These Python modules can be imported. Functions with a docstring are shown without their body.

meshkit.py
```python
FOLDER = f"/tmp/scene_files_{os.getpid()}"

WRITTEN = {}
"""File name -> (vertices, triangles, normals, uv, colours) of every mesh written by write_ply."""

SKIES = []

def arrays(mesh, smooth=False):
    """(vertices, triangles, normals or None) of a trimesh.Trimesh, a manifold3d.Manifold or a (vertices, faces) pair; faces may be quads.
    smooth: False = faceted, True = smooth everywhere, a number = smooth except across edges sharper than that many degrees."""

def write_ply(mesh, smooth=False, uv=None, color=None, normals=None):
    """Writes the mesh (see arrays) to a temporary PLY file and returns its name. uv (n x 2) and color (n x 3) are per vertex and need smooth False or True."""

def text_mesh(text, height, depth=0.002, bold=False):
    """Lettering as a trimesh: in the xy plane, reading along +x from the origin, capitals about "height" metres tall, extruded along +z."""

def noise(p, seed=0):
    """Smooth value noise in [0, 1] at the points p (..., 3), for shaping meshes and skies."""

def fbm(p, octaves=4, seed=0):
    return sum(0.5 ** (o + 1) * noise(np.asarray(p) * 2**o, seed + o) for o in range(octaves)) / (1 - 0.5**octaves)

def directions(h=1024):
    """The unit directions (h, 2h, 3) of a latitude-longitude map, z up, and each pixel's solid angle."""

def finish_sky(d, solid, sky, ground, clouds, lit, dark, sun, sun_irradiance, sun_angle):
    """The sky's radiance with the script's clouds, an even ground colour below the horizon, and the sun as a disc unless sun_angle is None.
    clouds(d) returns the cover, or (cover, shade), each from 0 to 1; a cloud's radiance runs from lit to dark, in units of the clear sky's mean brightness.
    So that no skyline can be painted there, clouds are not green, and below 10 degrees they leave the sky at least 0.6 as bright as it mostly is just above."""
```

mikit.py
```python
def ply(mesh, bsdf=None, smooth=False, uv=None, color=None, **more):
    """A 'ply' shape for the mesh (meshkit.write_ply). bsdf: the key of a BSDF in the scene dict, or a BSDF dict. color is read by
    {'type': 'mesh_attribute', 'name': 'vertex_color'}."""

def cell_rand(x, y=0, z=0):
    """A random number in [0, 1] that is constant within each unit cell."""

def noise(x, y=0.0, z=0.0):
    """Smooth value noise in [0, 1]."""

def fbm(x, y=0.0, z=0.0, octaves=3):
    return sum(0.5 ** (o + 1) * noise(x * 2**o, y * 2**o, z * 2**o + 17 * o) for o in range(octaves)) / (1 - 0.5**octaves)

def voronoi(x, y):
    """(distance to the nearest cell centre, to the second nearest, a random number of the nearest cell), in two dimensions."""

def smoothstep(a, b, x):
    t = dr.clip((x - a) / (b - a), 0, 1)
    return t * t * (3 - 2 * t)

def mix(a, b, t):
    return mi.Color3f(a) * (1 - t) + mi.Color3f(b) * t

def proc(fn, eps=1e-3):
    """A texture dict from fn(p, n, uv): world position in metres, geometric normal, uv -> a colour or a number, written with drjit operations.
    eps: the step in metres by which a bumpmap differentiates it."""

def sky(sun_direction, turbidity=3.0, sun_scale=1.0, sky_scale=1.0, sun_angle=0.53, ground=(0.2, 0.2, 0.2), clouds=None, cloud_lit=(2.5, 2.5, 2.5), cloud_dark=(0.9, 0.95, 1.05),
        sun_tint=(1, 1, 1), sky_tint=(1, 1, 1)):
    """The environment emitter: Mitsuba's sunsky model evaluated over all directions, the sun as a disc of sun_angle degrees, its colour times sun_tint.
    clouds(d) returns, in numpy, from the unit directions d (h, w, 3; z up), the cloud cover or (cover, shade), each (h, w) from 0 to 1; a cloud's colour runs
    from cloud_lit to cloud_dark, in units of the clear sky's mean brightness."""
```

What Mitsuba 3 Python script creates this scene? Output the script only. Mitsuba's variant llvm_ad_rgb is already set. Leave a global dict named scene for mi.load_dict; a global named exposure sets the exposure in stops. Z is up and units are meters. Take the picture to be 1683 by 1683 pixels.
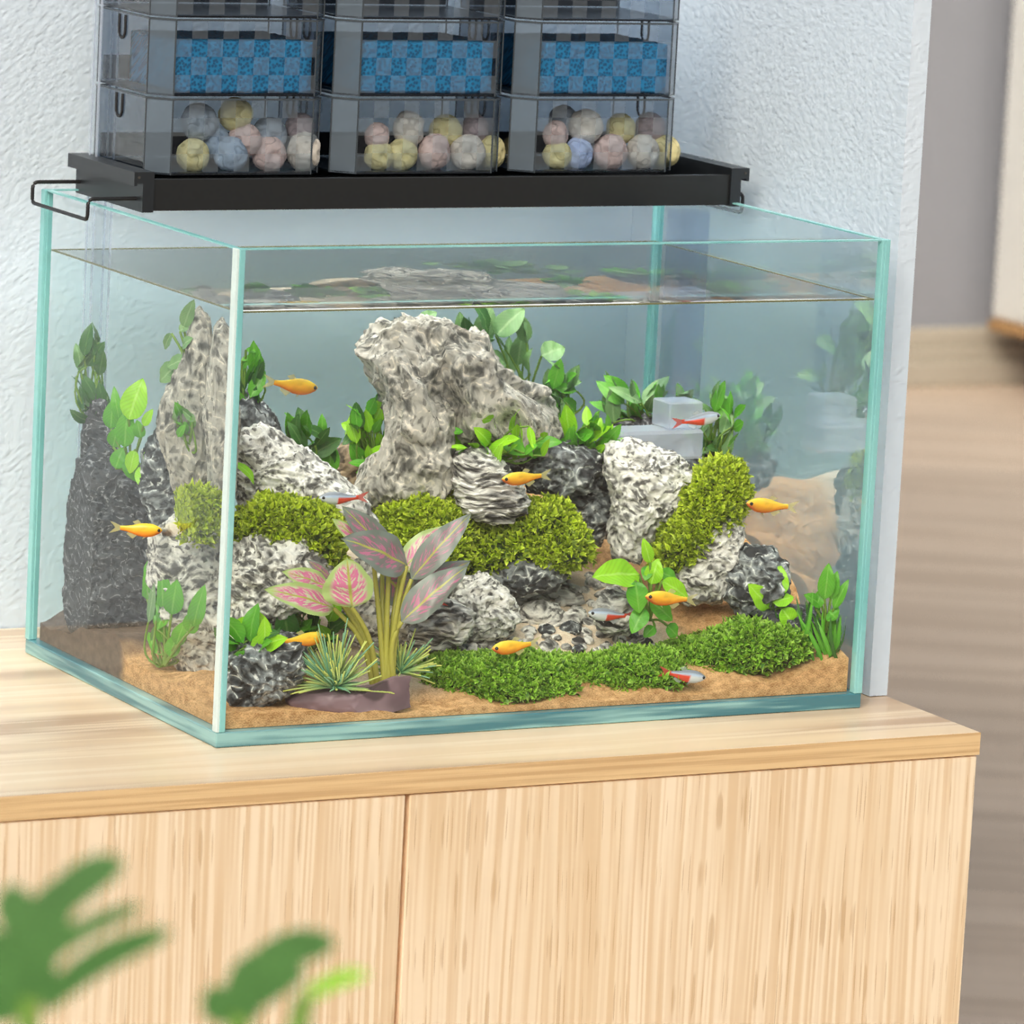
# A glass aquarium on an oak cabinet, a light tray with smoked filter boxes above it. Metres, z up; the tank's front lower left corner is the origin.
import math
import numpy as np, trimesh
import mitsuba as mi, drjit as dr
import mikit, meshkit
from mikit import proc, noise, fbm, voronoi, cell_rand, smoothstep, mix
from shapely.geometry import Polygon, Point, LineString
from shapely.ops import unary_union

T = mi.ScalarTransform4f
scene, labels = {}, {}
# ---------------------------------------------------------------- camera, sky, exposure
YAW, PITCH, ROLL = 0.50067, -0.17128, 0.05214
EYE = np.array([-1.33691, -2.79330, 0.68613])
FW = np.array([math.sin(YAW) * math.cos(PITCH), math.cos(YAW) * math.cos(PITCH), math.sin(PITCH)])
RIGHT = np.array([math.cos(YAW), -math.sin(YAW), 0.0])
UP = np.cross(RIGHT, FW)
CAM_UP = UP * math.cos(ROLL) - RIGHT * math.sin(ROLL)
scene['camera'] = {'type': 'thinlens', 'fov': math.degrees(2 * math.atan(841.5 / 8785.72)), 'fov_axis': 'x', 'aperture_radius': 0.0055, 'focus_distance': 3.27,
                   'near_clip': 0.05, 'far_clip': 60.0, 'to_world': T().look_at(origin=EYE.tolist(), target=(EYE + FW).tolist(), up=CAM_UP.tolist())}
exposure = 1.36
scene['daylight'] = mikit.sky((-0.86, -1.0, 1.05), turbidity=3.0, sun_scale=1.1, sky_scale=1.0, sun_angle=40.0, ground=(0.50, 0.52, 0.56),
                              clouds=lambda d: np.full(d.shape[:2], 0.93), cloud_lit=(0.95, 1.02, 1.12), cloud_dark=(0.9, 0.97, 1.05), sun_tint=(0.86, 0.98, 1.16))
LED = 1.6

# ---------------------------------------------------------------- materials
def C(*v): return mi.Color3f(*v)
def rgb(*v): return {'type': 'rgb', 'value': list(v)}
def mat(name, d): scene[name] = d; return name
def prin(name, base, rough=0.5, **k):
    base = proc(base) if callable(base) else base if isinstance(base, dict) else rgb(*base)
    return mat(name, {'type': 'twosided', 'bsdf': {'type': 'principled', 'base_color': base, 'roughness': rough, **k}})

def stucco(p, n, uv):
    a = p.x * 0.8 + p.z * 0.6 + p.y * 0.7
    b = p.z * 0.8 - p.x * 0.6
    return fbm(a * 260, b * 520, p.y * 200, 3)
mat('m_wall', {'type': 'twosided', 'bsdf': {'type': 'bumpmap', 'scale': 0.0010, 'arbitrary': proc(stucco, 0.0005), 'nested': {'type': 'diffuse', 'reflectance': rgb(0.68, 0.77, 0.885)}}})
prin('m_far_wall', (0.31, 0.32, 0.365), 0.9)
def plinth_fn(p, n, uv): return mix((0.46, 0.41, 0.34), (0.50, 0.45, 0.38), noise(p.z * 90))
prin('m_plinth', plinth_fn, 0.7)
def floor_fn(p, n, uv):
    u = p.x * 0.85 - p.y * 0.52; v = p.x * 0.52 + p.y * 0.85
    k = fbm(u * 2.2, v * 26, 0, 3)
    c = mix((0.46, 0.365, 0.29), (0.53, 0.43, 0.35), smoothstep(0.25, 0.75, k))
    return c * (0.9 + 0.2 * cell_rand(dr.floor(v * 6), dr.floor(u * 0.7)))
prin('m_floor', floor_fn, 0.5)
def oak_h(p, n, uv):
    w = fbm(p.x * 2.0, p.y * 22, p.z * 40, 3)
    s = fbm(p.x * 6.0 + 9, p.y * 130, p.z * 150, 3)
    c = mix((0.73, 0.57, 0.40), (0.50, 0.35, 0.235), smoothstep(0.45, 0.80, w))
    return mix(c, (0.81, 0.67, 0.51), 0.6 * smoothstep(0.45, 0.75, s))
prin('m_oak_top', oak_h, 0.32, specular=0.5)
def oak_edge(p, n, uv):
    s = fbm(p.x * 9, p.y * 9, p.z * 420, 3)
    return mix((0.78, 0.55, 0.30), (0.62, 0.40, 0.20), smoothstep(0.35, 0.7, s))
prin('m_oak_edge', oak_edge, 0.45)
def oak_v(p, n, uv):
    wob = (fbm(p.x * 20, p.y * 20, p.z * 5, 2) - 0.5) * 0.006
    x = p.x + p.y * 0.9 + wob
    a = noise(x * 620, 0, p.z * 7); b = noise(x * 300 + 5, 0, p.z * 4); d = fbm(x * 26, 0, p.z * 2.2, 2)
    k = 0.55 * a + 0.45 * b
    c = mix((0.76, 0.56, 0.36), (0.92, 0.76, 0.57), smoothstep(0.22, 0.72, k))
    c = mix(c, (0.80, 0.60, 0.38), 0.35 * smoothstep(0.4, 0.75, d))
    pore = smoothstep(0.78, 0.9, noise(x * 700, 3, p.z * 26))
    return mix(c, (0.55, 0.36, 0.19), 0.55 * pore)
prin('m_oak_door', oak_v, 0.55)
prin('m_gap', (0.05, 0.045, 0.04), 0.8)
prin('m_black', (0.018, 0.018, 0.02), 0.42, specular=0.4)
prin('m_black_satin', (0.012, 0.012, 0.012), 0.3)
prin('m_bracket', (0.012, 0.014, 0.017), 0.35, specular=0.6)
def glass(name, ior, tint): mat(name, {'type': 'thindielectric', 'int_ior': ior, 'ext_ior': 1.0, 'specular_transmittance': rgb(*tint)})
glass('m_pane', 1.33, (0.97, 0.99, 0.985))
glass('m_pane_side', 1.2, (0.93, 0.96, 0.96))
glass('m_pane_mirror', 3.3, (0.80, 0.90, 0.90))
glass('m_water_body', 1.02, (0.86, 0.96, 0.95))
mat('m_water_top', {'type': 'dielectric', 'int_ior': 1.33, 'ext_ior': 1.0})
glass('m_smoke', 1.4, (0.45, 0.50, 0.56))
glass('m_smoke_front', 1.25, (0.74, 0.79, 0.84))
glass('m_clear_tube', 1.5, (0.93, 0.95, 0.97))
glass('m_milky', 1.45, (0.80, 0.84, 0.92))
mat('m_frost', {'type': 'blendbsdf', 'weight': 0.09, 'a': {'type': 'thindielectric', 'int_ior': 1.2, 'specular_transmittance': rgb(0.93, 0.96, 0.99)},
                'b': {'type': 'twosided', 'bsdf': {'type': 'diffuse', 'reflectance': rgb(0.52, 0.56, 0.60)}}})
mat('m_tube_milky', {'type': 'blendbsdf', 'weight': 0.34, 'a': {'type': 'thindielectric', 'int_ior': 1.4, 'specular_transmittance': rgb(0.92, 0.95, 0.99)},
                'b': {'type': 'twosided', 'bsdf': {'type': 'diffuse', 'reflectance': rgb(0.66, 0.72, 0.82)}}})
mat('m_frost_smoke', {'type': 'blendbsdf', 'weight': 0.45, 'a': {'type': 'thindielectric', 'int_ior': 1.3, 'specular_transmittance': rgb(0.6, 0.63, 0.66)},
                'b': {'type': 'twosided', 'bsdf': {'type': 'diffuse', 'reflectance': rgb(0.22, 0.27, 0.33)}}})
prin('m_dark_panel', (0.010, 0.014, 0.020), 0.25)
prin('m_rim', (0.05, 0.06, 0.07), 0.2)
def teal_fn(p, n, uv): return mix((0.14, 0.45, 0.47), (0.33, 0.66, 0.66), fbm(p.x * 30 + p.y * 30, p.z * 14, 0, 2))
prin('m_teal', teal_fn, 0.15, specular=0.6)
def teal_base_fn(p, n, uv):
    k = fbm(p.x * 14 + p.y * 14, p.z * 260, 0, 3)
    return mix((0.06, 0.20, 0.25), (0.28, 0.52, 0.53), smoothstep(0.35, 0.75, k))
prin('m_teal_base', teal_base_fn, 0.15, specular=0.6)
prin('m_edge_highlight', (0.66, 0.80, 0.80), 0.12, specular=0.6)  # painted highlight line for the front left corner post
prin('m_meniscus', (0.16, 0.15, 0.06), 0.3)

def rock_fn(dark, light, vein, f, bal, st=(1, 1, 1), con=0.14, pits=0.8):
    """Wrinkled stone: broad tone, fine grain, pale vein lines and dark pits, in the thing's own space."""
    def fn(p, n, uv):
        wx, wz = fbm(p.x * 60, p.y * 60, p.z * 60, 2) - 0.5, fbm(p.y * 60 + 4, p.z * 60, p.x * 60, 2) - 0.5
        x, y, z = (p.x + wx * 0.016) * st[0], (p.y + wz * 0.016) * st[1], (p.z + wz * 0.012) * st[2]
        a = fbm(x * f * 0.22, y * f * 0.22, z * f * 0.22, 2)
        b = fbm(x * f, y * f, z * f, 3)
        r = 1 - dr.abs(2 * noise(x * f * 0.55 + 7, y * f * 0.55, z * f * 0.55) - 1)
        t = 0.38 * a + 0.40 * b + 0.22 * r
        c = mix(dark, light, smoothstep(bal - con, bal + con, t))
        c = mix(c, vein, smoothstep(0.86, 0.98, r) * smoothstep(0.42, 0.6, b) * 0.9)
        pit = smoothstep(0.60, 0.70, fbm(x * f * 0.8 + 3, y * f * 0.8, z * f * 0.8 + 8, 2))
        return mix(c, C(*dark) * 0.4, pit * pits)
    return fn
prin('m_rock_main', rock_fn((0.085, 0.085, 0.075), (0.47, 0.455, 0.405), (0.74, 0.69, 0.60), 360.0, 0.47, (1.1, 1.1, 0.7), 0.15, 0.6), 0.8)
prin('m_rock_pale', rock_fn((0.10, 0.10, 0.095), (0.78, 0.77, 0.72), (0.95, 0.94, 0.88), 400.0, 0.50), 0.8)
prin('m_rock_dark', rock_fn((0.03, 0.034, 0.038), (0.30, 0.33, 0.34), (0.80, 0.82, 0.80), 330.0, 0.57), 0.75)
prin('m_rock_slate', rock_fn((0.03, 0.034, 0.04), (0.075, 0.08, 0.09), (0.30, 0.31, 0.33), 480.0, 0.56), 0.75)
prin('m_rock_strata', rock_fn((0.04, 0.04, 0.04), (0.66, 0.65, 0.61), (0.95, 0.94, 0.88), 260.0, 0.52, (0.6, 0.6, 2.0)), 0.8)
prin('m_driftwood', rock_fn((0.10, 0.07, 0.045), (0.34, 0.25, 0.16), (0.44, 0.34, 0.22), 260.0, 0.5), 0.85)
def sand_fn(p, n, uv):
    g = cell_rand(dr.floor(p.x * 1300), dr.floor(p.y * 1300), dr.floor(p.z * 1300))
    s = fbm(p.x * 240, p.y * 240, p.z * 240, 3)
    tan = mix((0.34, 0.16, 0.05), (0.76, 0.47, 0.23), 0.5 * g + 0.5 * smoothstep(0.25, 0.75, s))
    pale = mix((0.60, 0.44, 0.28), (0.96, 0.87, 0.72), 0.4 * g + 0.6 * s)
    k = smoothstep(0.035, 0.075, p.y + 0.012 * fbm(p.x * 60, p.y * 60, 0, 2)) * smoothstep(0.10, 0.14, p.x) * (1 - smoothstep(0.335, 0.365, p.x + 0.25 * dr.maximum(p.y - 0.12, 0)))
    c = mix(tan, pale, k)
    brown_reflection = mix((0.06, 0.045, 0.038), (0.17, 0.125, 0.10), s)  # cabinet-top reflection painted into the bed colour, dark brown at the back left
    return mix(c, brown_reflection, smoothstep(0.150, 0.166, p.y + 0.012 * fbm(p.z * 120, p.y * 90, 1, 2)) * (1 - smoothstep(0.05, 0.09, p.x)))
prin('m_sand', sand_fn, 0.9)

def leaf_fn(a, b, rib):
    def fn(p, n, uv):
        m = 1 - smoothstep(0.02, 0.07, dr.abs(uv.x - 0.5))
        side = dr.abs(dr.sin((uv.y * 9 + dr.abs(uv.x - 0.5) * 5) * 3.14159))
        c = mix(a, b, 0.65 * fbm(p.x * 90, p.y * 90, p.z * 90, 2) + 0.35 * uv.y)
        c = c * (0.9 + 0.1 * side)
        return mix(c, rib, 0.5 * m)
    return fn
def leafmat(name, a, b, rib): prin(name, leaf_fn(a, b, rib), 0.38, specular=0.35)
leafmat('m_leaf_lime', (0.20, 0.54, 0.02), (0.40, 0.78, 0.03), (0.50, 0.80, 0.16))
leafmat('m_leaf_green', (0.05, 0.27, 0.018), (0.16, 0.50, 0.035), (0.25, 0.52, 0.10))
leafmat('m_leaf_deep', (0.02, 0.09, 0.015), (0.06, 0.19, 0.035), (0.14, 0.28, 0.08))
leafmat('m_leaf_sage', (0.09, 0.22, 0.085), (0.23, 0.42, 0.15), (0.36, 0.52, 0.26))
leafmat('m_leaf_house', (0.035, 0.125, 0.02), (0.085, 0.23, 0.05), (0.14, 0.34, 0.08))
def moss_fn(a, b, c):
    def fn(p, n, uv):
        r = cell_rand(dr.floor(uv.x * 997))
        return mix(mix(a, b, r), c, smoothstep(0.5, 0.95, uv.y) * 0.7)
    return fn
prin('m_moss_olive', moss_fn((0.05, 0.105, 0.004), (0.40, 0.55, 0.012), (0.66, 0.78, 0.06)), 0.6)
prin('m_moss_green', moss_fn((0.03, 0.12, 0.006), (0.24, 0.51, 0.022), (0.46, 0.72, 0.10)), 0.6)
prin('m_moss_bed', (0.03, 0.06, 0.01), 0.9)
prin('m_stem', (0.16, 0.30, 0.04), 0.5)
prin('m_stem_olive', (0.42, 0.40, 0.07), 0.35)
prin('m_root_brown', (0.20, 0.12, 0.07), 0.7)
def pink_leaf(rim, field, pink, amount):
    def fn(p, n, uv):
        e = dr.minimum(1 - dr.abs(2 * uv.x - 1), 1.9 * dr.minimum(uv.y + 0.1, 1.04 - uv.y) )
        a = dr.abs(uv.x - 0.5)
        v = fbm((uv.y - a * 0.8) * 34, a * 9, p.x * 30, 2)
        inside = smoothstep(0.20, 0.46, e)
        blotch = inside * smoothstep(0.5 - amount, 0.56 - amount, v)
        c = mix(rim, field, inside)
        c = mix(c, pink, blotch)
        return mix(c, (0.45, 0.45, 0.10), 1 - smoothstep(0.012, 0.05, a))
    return fn
prin('m_pink_light', pink_leaf((0.42, 0.56, 0.20), (0.62, 0.62, 0.42), (0.68, 0.20, 0.36), 0.04), 0.3)
prin('m_pink_dark', pink_leaf((0.20, 0.24, 0.21), (0.22, 0.21, 0.20), (0.50, 0.17, 0.28), -0.03), 0.3)
prin('m_plum_base', rock_fn((0.12, 0.075, 0.095), (0.24, 0.16, 0.19), (0.32, 0.23, 0.26), 70.0, 0.5), 0.6)
mat('m_vcol', {'type': 'twosided', 'bsdf': {'type': 'principled', 'base_color': {'type': 'mesh_attribute', 'name': 'vertex_color'}, 'roughness': 0.3, 'specular': 0.5}})
mat('m_vgrass', {'type': 'twosided', 'bsdf': {'type': 'principled', 'base_color': {'type': 'mesh_attribute', 'name': 'vertex_color'}, 'roughness': 0.5}})
mat('m_fin_gold', {'type': 'blendbsdf', 'weight': 0.45, 'a': {'type': 'thindielectric', 'int_ior': 1.05}, 'b': {'type': 'twosided', 'bsdf': {'type': 'diffuse', 'reflectance': rgb(0.62, 0.58, 0.28)}}})
mat('m_fin_red', {'type': 'blendbsdf', 'weight': 0.6, 'a': {'type': 'thindielectric', 'int_ior': 1.05}, 'b': {'type': 'twosided', 'bsdf': {'type': 'diffuse', 'reflectance': rgb(0.60, 0.10, 0.08)}}})
mat('m_fin_clear', {'type': 'blendbsdf', 'weight': 0.25, 'a': {'type': 'thindielectric', 'int_ior': 1.05}, 'b': {'type': 'twosided', 'bsdf': {'type': 'diffuse', 'reflectance': rgb(0.6, 0.64, 0.66)}}})
prin('m_eye', (0.01, 0.01, 0.012), 0.1)
def clay(name, a, b):
    prin(name, lambda p, n, uv: mix(mix(a, b, fbm(p.x * 260, p.y * 260, p.z * 260, 3)), C(*a) * 0.6, smoothstep(0.86, 0.97, 1 - dr.abs(2 * fbm(p.x * 130, p.y * 130, p.z * 130 + 5, 2) - 1)) * 0.6), 0.85)
clay('m_ball_yellow', (0.58, 0.48, 0.20), (0.78, 0.70, 0.40))
clay('m_ball_pink', (0.56, 0.38, 0.34), (0.76, 0.58, 0.53))
clay('m_ball_beige', (0.52, 0.45, 0.38), (0.72, 0.66, 0.59))
clay('m_ball_blue', (0.26, 0.33, 0.43), (0.44, 0.51, 0.60))
clay('m_ball_sky', (0.36, 0.44, 0.68), (0.55, 0.62, 0.82))
clay('m_ball_grey', (0.24, 0.28, 0.33), (0.44, 0.48, 0.53))
clay('m_ball_mauve', (0.34, 0.26, 0.27), (0.50, 0.40, 0.40))
def sponge_fn(p, n, uv):
    v, w, _ = voronoi(p.x * 420 + p.y * 60, p.z * 420 + p.y * 300)
    return mix((0.010, 0.11, 0.24), (0.02, 0.27, 0.50), smoothstep(0.15, 0.6, v))
mat('m_sponge', {'type': 'twosided', 'bsdf': {'type': 'bumpmap', 'scale': 0.0006, 'arbitrary': proc(lambda p, n, uv: fbm(p.x * 500, p.y * 500, p.z * 500, 2), 0.0004),
                                              'nested': {'type': 'principled', 'base_color': proc(sponge_fn), 'roughness': 0.9}}})
prin('m_white_paint', (0.78, 0.78, 0.76), 0.4)
prin('m_brown_wood', (0.42, 0.24, 0.10), 0.5)
prin('m_pot', (0.62, 0.58, 0.54), 0.6)

# ---------------------------------------------------------------- mesh helpers
def add(key, mesh, bsdf, smooth=False, **k):
    base, n = key, 1
    while key in scene:
        key = f'{base}_{n:03d}'; n += 1
    scene[key] = mikit.ply(mesh, bsdf, smooth=smooth, **k)
    return key
def free(name):
    key, n = name, 1
    while key in labels or key in scene:
        key = f'{name}_{n:03d}'; n += 1
    return key
def thing(name, label, cat, group=None, kind=None):
    key = free(name); labels[key] = {'label': label, 'category': cat}
    if group: labels[key]['group'] = group
    if kind: labels[key]['kind'] = kind
    return key
def struct(key, mesh, bsdf, label, smooth=False):
    add(key, mesh, bsdf, smooth); labels[key] = {'label': label, 'category': key.split('_')[0], 'kind': 'structure'}
def box(x0, x1, y0, y1, z0, z1, ch=0.0):
    if ch <= 0:
        return trimesh.creation.box(bounds=[[x0, y0, z0], [x1, y1, z1]])
    pts = []
    for sx, a in ((1, x0), (-1, x1)):
        for sy, b in ((1, y0), (-1, y1)):
            for sz, c in ((1, z0), (-1, z1)):
                pts += [(a, b + sy * ch, c + sz * ch), (a + sx * ch, b, c + sz * ch), (a + sx * ch, b + sy * ch, c)]
    return trimesh.convex.convex_hull(np.array(pts))
def quad(a, b, c, d): return (np.array([a, b, c, d], float), np.array([[0, 1, 2], [0, 2, 3]]))
def join(ms): return trimesh.util.concatenate([m if isinstance(m, trimesh.Trimesh) else trimesh.Trimesh(*m, process=False) for m in ms])
def tube(pts, r, sides=8, close=False):
    pts = np.asarray(pts, float); r = np.broadcast_to(r, (len(pts),))
    t = np.gradient(pts, axis=0)
    if close: t = np.roll(pts, -1, 0) - np.roll(pts, 1, 0)
    t /= np.linalg.norm(t, axis=1, keepdims=True) + 1e-12
    a = np.cross(t, np.where(np.abs(t[:, 2:]) < 0.9, [0, 0, 1.0], [1.0, 0, 0])); a /= np.linalg.norm(a, axis=1, keepdims=True) + 1e-12
    b = np.cross(t, a); g = np.arange(sides) * 2 * np.pi / sides
    v = pts[:, None] + r[:, None, None] * (np.cos(g)[None, :, None] * a[:, None] + np.sin(g)[None, :, None] * b[:, None])
    n = len(pts); i, j = np.meshgrid(np.arange(n if close else n - 1), np.arange(sides), indexing='ij'); i2 = (i + 1) % n
    q = np.stack([i * sides + j, i * sides + (j + 1) % sides, i2 * sides + (j + 1) % sides, i2 * sides + j], -1).reshape(-1, 4)
    f = np.vstack([q[:, [0, 1, 2]], q[:, [0, 2, 3]]]); v = v.reshape(-1, 3)
    if not close:
        v = np.vstack([v, pts[:1], pts[-1:]]); m = len(v)
        k = np.arange(sides)
        f = np.vstack([f, np.stack([k * 0 + m - 2, (k + 1) % sides, k], 1), np.stack([k * 0 + m - 1, (n - 1) * sides + k, (n - 1) * sides + (k + 1) % sides], 1)])
    return trimesh.Trimesh(v, f, process=False)
def round_path(pts, r, n=5):
    """A polyline with rounded corners."""
    pts = [np.asarray(q, float) for q in pts]; out = [pts[0]]
    for a, b, c in zip(pts, pts[1:], pts[2:]):
        u, w = (a - b) / np.linalg.norm(a - b), (c - b) / np.linalg.norm(c - b)
        p0, p1 = b + u * r, b + w * r
        out += [(1 - s) ** 2 * p0 + 2 * s * (1 - s) * b + s * s * p1 for s in np.linspace(0, 1, n)]
    return np.array(out + [pts[-1]])

XI0, XI1, YI0, YI1, ZB, ZW, W, D, H = 0.0075, 0.4425, 0.0075, 0.2805, 0.0105, 0.2600, 0.450, 0.288, 0.298
def inside(v):
    v = np.array(v); v[:, 0] = np.clip(v[:, 0], XI0, XI1); v[:, 1] = np.clip(v[:, 1], YI0, YI1); v[:, 2] = np.clip(v[:, 2], ZB + 0.001, None)
    return v
ICO = {}
def ico(k):
    if k not in ICO:
        m = trimesh.creation.icosphere(subdivisions=k); ICO[k] = (np.array(m.vertices), np.array(m.faces))
    return ICO[k]
def lump(outline, thick, seed=0, detail=5, amp=0.006, freq=55.0, strata=(1, 1, 1), block=0.75, ridged=True, fold=0.0):
    """A solid whose silhouette from the front follows the outline (points on an upright plane), inflated to the thickness and roughened by noise."""
    o = np.asarray(outline, float)
    left, right = o[o[:, 0].argmin()], o[o[:, 0].argmax()]
    e1 = np.array([right[0] - left[0], right[1] - left[1], 0.0]); e1 /= np.linalg.norm(e1)
    nrm = np.array([-e1[1], e1[0], 0.0])
    c0 = o.mean(0); poly = Polygon([((q - c0) @ e1, q[2] - c0[2]) for q in o]).buffer(0)
    cc = poly.centroid if poly.contains(poly.centroid) else poly.representative_point()
    c = c0 + e1 * cc.x + np.array([0, 0, cc.y])
    q2 = np.array([((q - c) @ e1, q[2] - c[2]) for q in o]); ang = np.arctan2(q2[:, 1], q2[:, 0])
    pts = np.vstack([q2, q2[:1]]); dense = np.vstack([a + (b - a) * np.linspace(0, 1, 24, endpoint=False)[:, None] for a, b in zip(pts[:-1], pts[1:])])
    da, drr = np.arctan2(dense[:, 1], dense[:, 0]), np.hypot(dense[:, 0], dense[:, 1])
    k = np.argsort(da); da, drr = da[k], drr[k]
    s, f = ico(detail)
    rho = np.sqrt(s[:, 0] ** 2 + s[:, 2] ** 2); phi = np.arctan2(s[:, 2], s[:, 0])
    R = np.interp(phi, np.r_[da - 2 * np.pi, da, da + 2 * np.pi], np.r_[drr, drr, drr])
    rr = rho ** block
    v = c + (rr * R * np.cos(phi))[:, None] * e1 + (rr * R * np.sin(phi))[:, None] * np.array([0, 0, 1.0]) + (np.sign(s[:, 1]) * np.abs(s[:, 1]) ** 0.8 * thick)[:, None] * nrm
    out = s[:, :1] * e1 + s[:, 2:] * np.array([0, 0, 1.0]) + s[:, 1:2] * nrm
    out /= np.linalg.norm(out, axis=1, keepdims=True)
    q = (v + seed * 3.7) * freq * np.array(strata)
    h = meshkit.fbm(q, 4, seed)
    if ridged:
        w = meshkit.fbm(q * 0.5 + 9, 3, seed + 31)
        h = 0.45 * h + 0.55 * (1 - np.abs(2 * meshkit.fbm(q * 1.2 + w[:, None] * 1.5, 3, seed + 11) - 1))
        h = h - 0.62
    else:
        h = h - 0.5
    d2 = meshkit.fbm(q * 2.6 + 5, 3, seed + 51); d2 = (1 - np.abs(2 * d2 - 1)) - 0.7 if ridged else (d2 - 0.5) * 1.6
    if fold:
        w = meshkit.fbm(v * 22 + seed, 3, seed + 71)[:, None]
        z = v @ np.stack([e1, nrm, [0, 0, 1.0]], 1); z = np.stack([z[:, 0] * 46 + z[:, 2] * 20, z[:, 1] * 30, z[:, 2] * 12], 1)
        g0 = 1 - np.abs(2 * meshkit.fbm(z + w * 1.6, 2, seed + 72) - 1)
        v = v + out * ((np.clip(g0, 0.2, 1) - 0.75) * fold)[:, None]
    v = v + out * (h * amp * 2.6 + d2 * amp * 0.55)[:, None]
    return inside(v), f

def leaf(base, tip, width, face, curl=0.12, fold=0.15, shape=1.0, nu=8, nv=4):
    """A leaf from base to tip; face: about where its upper side looks; curl bends it away from that side."""
    base, tip = np.asarray(base, float), np.asarray(tip, float)
    d = tip - base; L = np.linalg.norm(d); d /= L
    nn = np.asarray(face, float); nn = nn - d * (nn @ d); nn /= np.linalg.norm(nn) + 1e-9
    s = np.cross(d, nn)
    u = np.linspace(0, 1, nu + 1); w = np.linspace(-1, 1, nv + 1)
    prof = np.sin(np.pi * np.clip(u, 0, 1) ** (0.75 * shape)) ** 0.75; prof[0], prof[-1] = 0.05, 0.03
    U, Wd = np.meshgrid(u, w, indexing='ij')
    P_ = prof[:, None] * Wd * width / 2
    up = curl * L * np.sin(np.pi * U * 0.9) + fold * np.abs(P_) + 0.03 * width * np.sin(U * 17 + Wd * 3)
    v = base + d * (U * L)[..., None] + s * P_[..., None] + nn * up[..., None]
    uv = np.stack([Wd / 2 + 0.5, U], -1)
    i, j = np.meshgrid(np.arange(nu), np.arange(nv), indexing='ij'); n = nv + 1
    q = np.stack([i * n + j, i * n + j + 1, (i + 1) * n + j + 1, (i + 1) * n + j], -1).reshape(-1, 4)
    return v.reshape(-1, 3), np.vstack([q[:, [0, 1, 2]], q[:, [0, 2, 3]]]), uv.reshape(-1, 2)
TOCAM = -FW
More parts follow.
